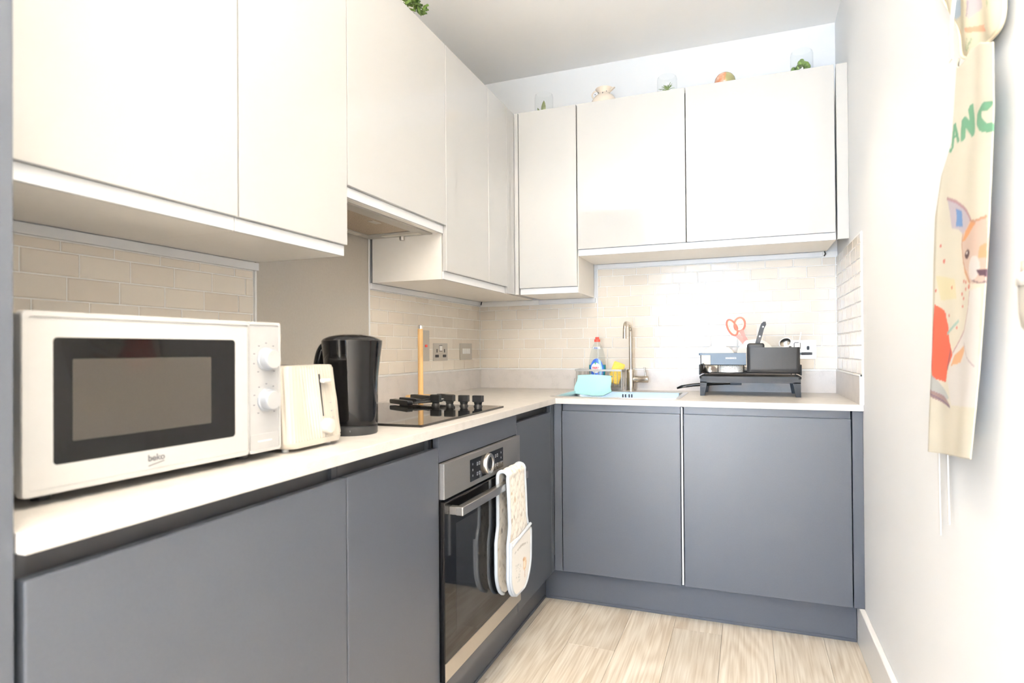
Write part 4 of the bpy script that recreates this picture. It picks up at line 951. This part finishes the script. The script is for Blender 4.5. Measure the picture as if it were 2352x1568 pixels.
def globe_paint():
    m = mat('globe_print', (.6, .3, .2), .2, coat=.6); nt = m.node_tree; b = nt.nodes['Principled BSDF']; n = nt.nodes.new('ShaderNodeTexNoise'); n.inputs['Scale'].default_value = 16; n.inputs['Detail'].default_value = 5
    tc = nt.nodes.new('ShaderNodeTexCoord'); r = nt.nodes.new('ShaderNodeValToRGB'); e = r.color_ramp.elements; e[0].position = .42; e[0].color = (.38, .36, .16, 1); e[1].position = .50; e[1].color = (.60, .22, .10, 1); x = e.new(.62); x.color = (.72, .50, .38, 1)
    nt.links.new(tc.outputs['Object'], n.inputs['Vector']); nt.links.new(n.outputs[0], r.inputs[0]); nt.links.new(r.outputs[0], b.inputs['Base Color'])
globe_paint()
gp = thing('decorative_globe', 'round orange and green patterned ball on top of the wall cabinet', 'ornament', (1.329, -.2, ZTOP))
ball('globe', (1.329, -.2, ZTOP+.0560), .0470, 'globe_print', gp, n=32); lathe('stand', [(.028, 0), (.024, .006), (.018, .014)], (1.329, -.2, ZTOP), 'wood_pale', gp, n=24)
pt = thing('trailing_plant', 'green trailing succulent in a pot on the left wall cabinets', 'plant', (.285, -1.30, ZTOP))
lathe('pot', [(.030, 0), (.034, .004), (.040, .050), (.036, .050), (.030, .010), (.001, .008)], (.270, -1.310, ZTOP), 'ceramic', pt, n=28)
sl = []
for k in range(60):
    a = random.uniform(-.2, PI+.2) if k % 2 else random.uniform(0, 2*PI); b0 = Vector((.270, -1.310, ZTOP+.05))+Vector((random.uniform(-.02, .035), random.uniform(-.03, .10)*(k/60), random.uniform(-.01, .045)))
    sl.append((b0, rv(a, random.uniform(-.2, .9)), random.uniform(.018, .030), .0075, random.uniform(0, .4), Vector((0, 0, 1)), .004))
leaves('leaf', sl, 'leaf', pt)
tubes('stem', [smooth_path([(.270, -1.31, ZTOP+.045), (.290, -1.27, ZTOP+.090), (.300, -1.22, ZTOP+.085), (.305, -1.185, ZTOP+.080)]), smooth_path([(.270, -1.31, ZTOP+.045), (.285, -1.30, ZTOP+.095), (.300, -1.26, ZTOP+.100), (.30, -1.20, ZTOP+.105)])], .003, 'leaf', pt, 6)
leaves('leaf', [(Vector((.300+random.uniform(-.01, .02), -1.26+.085*random.random(), ZTOP+.075+.035*random.random())), rv(random.uniform(0, 2*PI), random.uniform(-.6, 1.2)), random.uniform(.016, .028), .0075, .2, Vector((0, 0, 1)), .004) for k in range(36)], 'leaf', pt)

# ------------------------------------------------------------------ things hanging on the right wall
WX = 1.772
def hook(y, z): 
    t = lathe('h', [(.0, 0)], (0, 0, 0), 'chrome') if False else None
LEFT = [(-1.8086, 1.6369), (-1.7848, 1.5614), (-1.7629, 1.4854), (-1.6947, 1.4443), (-1.6509, 1.3734), (-1.6373, 1.2838), (-1.6227, 1.0994), (-1.5962, 0.9572), (-1.5857, 0.8751)]
RIGHT = [(-1.9981, 1.6300), (-2.0077, 1.5756), (-2.0095, 1.4704), (-1.9972, 1.3722), (-1.9872, 1.2921), (-1.973, 1.2038), (-1.945, 1.0634), (-1.9028, 0.9096), (-1.90, .87)]
TOP = [(-1.8086, 1.6369), (-1.8496, 1.6077), (-1.8753, 1.6057), (-1.911, 1.6122), (-1.9579, 1.6012), (-2.0077, 1.5756)]
ap = thing('kitchen_apron', 'cream apron with green KANG lettering and painted kangaroo hanging on the right wall', 'apron', (WX, -1.8, .88))
def apron():
    nu, nv = 150, 330; V = np.zeros((nu, nv, 3)); lz = np.array(LEFT)[::-1]; rz_ = np.array(RIGHT)[::-1]
    for j in range(nv):
        t_ = j/(nv-1)
        for i in range(nu):
            s = i/(nu-1)
            yb_ = -1.5857+s*(-1.9028+1.5857); zb2 = .8751+s*(.9096-.8751); yt_ = -1.8086+s*(-2.0077+1.8086); zt2 = np.interp(-yt_, [-p[0] for p in TOP], [p[1] for p in TOP])
            z = zb2+(zt2-zb2)*t_
            yl = np.interp(z, lz[:, 1], lz[:, 0]); yr = np.interp(z, rz_[:, 1], rz_[:, 0])
            y = yl+(yr-yl)*s
            k = 1-.6*t_
            x = 1.7725-.0042*k*math.sin(s*7.2+1.2)-.0018*math.sin(s*15+2*t_)*k-.005*(1-t_)*math.exp(-((s-.75)/.25)**2)+.012*max(0, (.16-s)/.16)
            V[i, j] = (min(x, 1.797), y, z)
    o = mesh('printed_panel', V.reshape(-1, 3), grid_faces(nu, nv), 'print_cloth', ap, smooth=True)
    p = V.reshape(-1, 3)[:, 1:]; c = np.tile(np.array(lin('#f6efdc')), (len(p), 1))
    S = stroke_mask
    G = [(-1.9931, 1.4813), (-1.97, 1.49), (-1.9489, 1.4863), (-1.9485, 1.4736), (-1.9688, 1.4565), (-2.0048, 1.443)]; N = [(-1.8581, 1.4733), (-1.8651, 1.5042), (-1.9113, 1.4641), (-1.8976, 1.5143)]
    A = [(-1.8029, 1.4737), (-1.818, 1.5122), (-1.8342, 1.4754)]; K = [(-1.7673, 1.5086), (-1.7749, 1.4794), (-1.7935, 1.4713)]
    for q_, w_ in ((G, .0052), (N, .0042), (A, .0020), (K, .0028)): mixc(c, stroke_mask(p*np.array([.34, 1.]), [(a*.34, b) for a, b in q_], w_), '#5fa584', .95)
    mixc(c, S(p, [(-1.8105, 1.490), (-1.826, 1.489)], .0022), '#5fa584', .95)
    D = dict(
    YEL=[(-1.6915, 1.248), (-1.8025, 1.2283), (-1.8124, 1.1913), (-1.7159, 1.1948)],
    EAR=[(-1.764, 1.3878), (-1.8136, 1.371), (-1.8664, 1.3453), (-1.9051, 1.3203), (-1.8952, 1.3123), (-1.8492, 1.3035), (-1.8282, 1.3161), (-1.789, 1.3258), (-1.7784, 1.3567)],
    EARB=[(-1.8132, 1.3585), (-1.8455, 1.3462), (-1.8497, 1.3174), (-1.8119, 1.3245), (-1.8181, 1.3413)],
    HEAD=[(-1.8492, 1.3035), (-1.865, 1.3077), (-1.9003, 1.3196), (-1.9329, 1.3116), (-1.9807, 1.31), (-1.987, 1.2517), (-1.9812, 1.203), (-1.9337, 1.2078), (-1.906, 1.2106), (-1.8674, 1.2351), (-1.8526, 1.2542), (-1.8433, 1.287)],
    BROW=[(-1.8701, 1.3067), (-1.9098, 1.3161), (-1.9372, 1.3075), (-1.8995, 1.2981), (-1.8644, 1.2906), (-1.8467, 1.2917)],
    CHEEK=[(-1.9536, 1.2662), (-1.9793, 1.2683), (-1.9784, 1.2436), (-1.9485, 1.2478)],
    JAW=[(-1.8524, 1.2473), (-1.8775, 1.2339), (-1.906, 1.2106), (-1.8915, 1.212), (-1.8622, 1.2323)],
    NOSE=[(-1.939, 1.2298), (-1.9778, 1.2266), (-1.9774, 1.2143), (-1.9519, 1.2187)],
    SCARF=[(-1.6822, 1.1901), (-1.7343, 1.1743), (-1.7579, 1.1428), (-1.763, 1.1165), (-1.7855, 1.0868), (-1.7485, 1.06), (-1.735, 1.0328), (-1.669, 1.0375), (-1.6388, 1.0649), (-1.6465, 1.11), (-1.6627, 1.1543)],
    PATCH=[(-1.797, 1.0869), (-1.8626, 1.1047), (-1.8673, 1.0944), (-1.8352, 1.0732), (-1.773, 1.0663)],
    HATCH=[(-1.6262, 1.0438), (-1.6691, 1.0415), (-1.7585, 1.004), (-1.7461, 0.9993), (-1.6249, 1.0148)],
    STICK=[(-1.6175, 1.0164), (-1.7211, 1.0051), (-1.764, 0.9914), (-1.7674, 0.9842), (-1.6169, 1.0018)],
    BODY=[(-1.9026, 1.1976), (-1.8929, 1.1683), (-1.8636, 1.1322), (-1.7857, 1.0905), (-1.745, 1.04), (-1.775, .99), (-1.93, 1.0), (-1.96, 1.2)])
    for k, col, a in (('YEL', '#f8e9a8', .5), ('BODY', '#f7f2ef', .9), ('EAR', '#cdc3d3', .9), ('EARB', '#5f8fcb', .95), ('HEAD', '#e6cabb', .95), ('BROW', '#eba264', .9), ('CHEEK', '#efb27c', .8), ('JAW', '#eebb8d', .7), ('NOSE', '#5d4355', 1), ('SCARF', '#e8593a', .95), ('PATCH', '#eeb27c', .9), ('HATCH', '#bcc4cc', .7), ('STICK', '#a08084', .9)): mixc(c, in_poly(p, D[k]), col, a)
    mixc(c, S(p, [(-1.8492, 1.3035), (-1.8433, 1.287), (-1.8526, 1.2542), (-1.8674, 1.2351), (-1.906, 1.2106)], .0022), '#c98a66', .8)
    mixc(c, S(p, [(-1.9003, 1.3196), (-1.9329, 1.3116), (-1.9807, 1.31)], .0022), '#c98a66', .8)
    mixc(c, S(p, [(-1.764, 1.3878), (-1.8136, 1.371), (-1.8664, 1.3453), (-1.9051, 1.3203)], .003), '#b07c86', .8)
    mixc(c, np.hypot((p[:, 0]+1.8816)/.018, (p[:, 1]-1.2639)/.0078) < 1, '#4b2a30', 1); mixc(c, np.hypot((p[:, 0]+1.878)/.006, (p[:, 1]-1.2665)/.003) < 1, '#e9e2e0', 1)
    mixc(c, np.hypot((p[:, 0]+1.925)/.030, (p[:, 1]-1.235)/.020) < 1, '#f8f5f3', .8); mixc(c, in_poly(p, D['NOSE']), '#5d4355')
    for q_, w_, col in (([(-1.9202, 1.2141), (-1.9515, 1.2066), (-1.9771, 1.2059)], .0016, '#7d6470'), ([(-1.9026, 1.1976), (-1.8929, 1.1683), (-1.8636, 1.1322), (-1.7857, 1.0905)], .0018, '#c48e96'), ([(-1.8627, 1.1082), (-1.8869, 1.0844), (-1.9288, 1.0687)], .0014, '#b99aa8'), ([(-1.7512, 1.128), (-1.8219, 1.1495)], .003, '#a9cfc8'), ([(-1.7485, 1.06), (-1.7717, 1.0959)], .003, '#7d5a6c'), ([(-1.617, 1.009), (-1.764, .987)], .0012, '#6a5a80')): mixc(c, S(p, q_, w_), col, .85)
    for i, (a, b) in enumerate([(-1.7382, 1.2706), (-1.7847, 1.2147), (-1.8718, 1.2157), (-1.8714, 1.2038), (-1.8981, 1.2054), (-1.8125, 1.1373), (-1.7403, 1.1663), (-1.7203, 1.3029), (-1.8496, 1.1744), (-1.8452, 1.1975), (-1.7648, 1.1624), (-1.8565, 1.219), (-1.6902, 1.2165), (-1.8554, 1.1879)]):
        mixc(c, np.hypot((p[:, 0]-a)/.0055, (p[:, 1]-b)/.0032) < (1.4 if i in (0, 4) else 1.), '#e2645a', .85)
    set_print(o, c*.55)
    m = o.modifiers.new('thickness', 'SOLIDIFY'); m.thickness = .0016; m.offset = 0
apron()
def strip(name, pts, w, m, par):
    v = []; 
    for x, y, z in pts: v += [(x-.001, y-w, z), (x-.001, y+w, z), (x+.001, y+w, z), (x+.001, y-w, z)]
    n = len(pts); f = [(i*4+k, i*4+(k+1) % 4, i*4+4+(k+1) % 4, i*4+4+k) for i in range(n-1) for k in range(4)]+[(3, 2, 1, 0), ((n-1)*4, (n-1)*4+1, (n-1)*4+2, (n-1)*4+3)]
    return mesh(name, v, f, m, par, smooth=False)
strip('neck_strap', [(1.768, -1.8119, 1.633), (1.766, -1.8201, 1.684), (1.768, -1.8353, 1.733), (1.775, -1.855, 1.83), (1.788, -1.875, 1.93)], .010, 'strap_white', ap)
strip('tie_string', [(1.790, -1.655, 1.30), (1.791, -1.662, 1.05), (1.793, -1.672, .74)], .0045, 'strap_white', ap)
strip('tie_string', [(1.792, -1.610, 1.30), (1.793, -1.600, 1.00), (1.794, -1.606, .70)], .0045, 'strap_white', ap)
# round printed cloth above
ROUT = [(-1.6462, 1.8542), (-1.6848, 1.8138), (-1.7213, 1.7756), (-1.7701, 1.7261), (-1.7924, 1.6826), (-1.7961, 1.6574), (-1.8047, 1.6403), (-1.8398, 1.6219), (-1.8649, 1.6121), (-1.8814, 1.613), (-1.9423, 1.6061), (-1.9841, 1.6062), (-2.0011, 1.6199), (-2.003, 1.6449), (-2.005, 1.70), (-1.99, 1.80), (-1.94, 1.90), (-1.86, 1.96), (-1.76, 1.96), (-1.67, 1.91)]
def round_cloth():
    t = thing('hanging_cloth', 'rounded cream cloth with pale painted figures hanging above the apron', 'cloth', (1.785, -1.84, 1.60))
    c = np.mean(ROUT, axis=0); nr, na = 46, 160; P = np.array(ROUT+[ROUT[0]]); L = np.r_[0, np.cumsum(np.linalg.norm(np.diff(P, axis=0), axis=1))]; V = []
    for j in range(nr):
        for k in range(na):
            s = L[-1]*k/na; q_ = np.array([np.interp(s, L, P[:, 0]), np.interp(s, L, P[:, 1])]); r = .002+.998*j/(nr-1); y, z = c+(q_-c)*r
            V.append((1.7885-.006*(1-r**4)-.003*math.sin(y*60), y, z))
    F = [(j*na+k, j*na+(k+1) % na, (j+1)*na+(k+1) % na, (j+1)*na+k) for j in range(nr-1) for k in range(na)]; F.append(list(range(na))[::-1])
    o = mesh('cloth_body', V, F, 'print_cloth', t, smooth=True); p = np.array(V)[:, 1:]; cc = np.tile(np.array(lin('#efe6cb')), (len(p), 1))
    for q_, col, a in (([(-1.8462, 1.6753), (-1.9252, 1.6404), (-1.9321, 1.6253), (-1.8501, 1.665)], '#eda987', .85), ([(-1.771, 1.6988), (-1.7975, 1.6933), (-1.8015, 1.6768), (-1.7736, 1.6901)], '#eda987', .8), ([(-1.78, 1.76), (-1.8161, 1.7635), (-1.8095, 1.7151), (-1.7749, 1.7237)], '#bcd2e8', .9), ([(-1.85, 1.80), (-1.92, 1.78), (-1.9188, 1.6726), (-1.8675, 1.68)], '#cfc6cf', .85), ([(-1.93, 1.78), (-1.98, 1.76), (-1.97, 1.69), (-1.94, 1.70)], '#eadcb4', .8)): mixc(cc, in_poly(p, q_), col, a)
    for q_, col in (([(-1.7961, 1.6574), (-1.7912, 1.6408)], '#5c8a6a'), ([(-1.858, 1.6513), (-1.8404, 1.6371)], '#8bab86'), ([(-1.8743, 1.6409), (-1.849, 1.632)], '#8bab86'), ([(-1.945, 1.70), (-1.955, 1.66)], '#b4c49a'), ([(-1.868, 1.71), (-1.862, 1.69)], '#9a8a9a')): mixc(cc, stroke_mask(p, q_, .003), col, .8)
    set_print(o, cc*.62); m = o.modifiers.new('thickness', 'SOLIDIFY'); m.thickness = .0016; m.offset = 0
    tube('edge_binding', [(1.7885, p_[0], p_[1]) for p_ in smooth_path([(a, b, 0) for a, b in ROUT+[ROUT[0]]], 3)], .0028, 'cream_soft', t, 8)
round_cloth()
rl = thing('hook_rail', 'white wall hook rail from which the apron hangs', 'hook rail', (1.80, -1.86, 1.95))
box('rail_board', 1.7925, XR-.0005, -2.05, -1.68, 1.960, 2.010, 'white_plastic', rl, bev=.003, seg=2)
for y in (-1.78, -1.876, -1.97): tube('hook', smooth_path([(1.793, y, 1.985), (1.776, y, 1.972), (1.774, y, 1.958), (1.778, y, 1.950)]), .0035, 'chrome', rl, 8)
# small pouch at the photo's right edge
pc = thing('hanging_pouch', 'small pale cloth pouch with white scalloped trim at the right edge', 'pouch', (1.79, -2.10, 1.125))
loft('pouch_body', [[(1.786+.0150*w_*math.cos(a), -2.105+.046*w_*math.sin(a), z) for a in np.linspace(0, 2*PI, 24, endpoint=False)] for z, w_ in ((1.124, .55), (1.130, .80), (1.150, .92), (1.180, .95), (1.200, .9))], 'toaster_cream', pc)
loft('scalloped_trim', [[(1.786+.0165*math.cos(a), -2.105+(.048)*math.sin(a), z+.003*math.cos(a*9)) for a in np.linspace(0, 2*PI, 48, endpoint=False)] for z in (1.190, 1.206)], 'strap_white', pc)
loft('upper_cloth', [[(1.787+.012*math.cos(a), -2.105+.040*math.sin(a), z) for a in np.linspace(0, 2*PI, 24, endpoint=False)] for z in (1.204, 1.224)], 'jug_cream', pc)

# ------------------------------------------------------------------ ceiling downlights
def downlight(x, y, label):
    t = thing('downlight', label, 'ceiling light', (x, y, ZC), group='recessed ceiling downlights')
    lathe('bezel', [(.044, 0), (.043, -.004), (.034, -.005), (.032, -.002)], (x, y, ZC), 'white_plastic', t, n=32, cap0=False, cap1=False)
    lathe('lens', [(.0325, -.0015), (.0325, -.0025)], (x, y, ZC), 'lamp_lens', t, n=28)
    l = bpy.data.lights.new('downlight_lamp', 'SPOT'); l.energy = LAMP*4; l.color = (1., .84, .64); l.spot_size = math.radians(88); l.spot_blend = .75; l.shadow_soft_size = .035
    o = bpy.data.objects.new('downlight_lamp', l); COL.objects.link(o); o.location = (x, y, ZC-.012); _attach(o, t, False)
for x, y, w_ in ((1.20, -2.55, 'between the tall cabinet and the apron'), (1.20, -1.05, 'in front of the sink'), (1.20, -4.2, 'behind the camera by the right wall'), (-.3, -4.2, 'behind the tall cabinet'), (-.3, -5.4, 'in the far rear left corner'), (1.2, -5.4, 'above the rear glass doors')): downlight(x, y, 'round white recessed downlight in the ceiling '+w_)

# unseen uplighter added behind the camera to brighten the ceiling
fl_ = thing('fill_uplighter', 'unseen white uplighter added behind the camera to brighten the ceiling', 'lamp', (1.45, -3.95, 0))
lathe('base', [(.14, 0), (.14, .012), (.03, .020), (.012, .030)], (1.45, -3.95, 0), 'white_plastic', fl_, n=36)
lathe('pole', [(.011, .028), (.011, 1.715)], (1.45, -3.95, 0), 'white_plastic', fl_, n=16)
lathe('shade', [(.02, 1.712), (.10, 1.735), (.16, 1.790), (.175, 1.830), (.170, 1.830), (.155, 1.794), (.097, 1.742), (.02, 1.720)], (1.45, -3.95, 0), 'white_plastic', fl_, n=40)
ul = bpy.data.lights.new('fill_uplight_lamp', 'SPOT'); ul.energy = FILL_UPLIGHT; ul.color = (1., .93, .83); ul.spot_size = math.radians(162); ul.spot_blend = .35; ul.shadow_soft_size = .06
uo = bpy.data.objects.new('fill_uplight_lamp', ul); COL.objects.link(uo); uo.location = (1.45, -3.95, 1.835); uo.rotation_euler = (PI, 0, 0); _attach(uo, fl_, False)

# loose black cable ends under the wall units
for lab, pth in (('short black cable end under the double wall cabinet by the right wall', [(1.748, -.030, 1.5475), (1.752, -.028, 1.535), (1.747, -.024, 1.526)]), ('short black cable end poking out below the corner wall cabinet', [(.030, -.034, 1.3745), (.024, -.028, 1.366), (.021, -.024, 1.358)])):
    tag(tube('cable_end', smooth_path(pth), .0028, 'black_matt', None, 8), lab, 'cable')
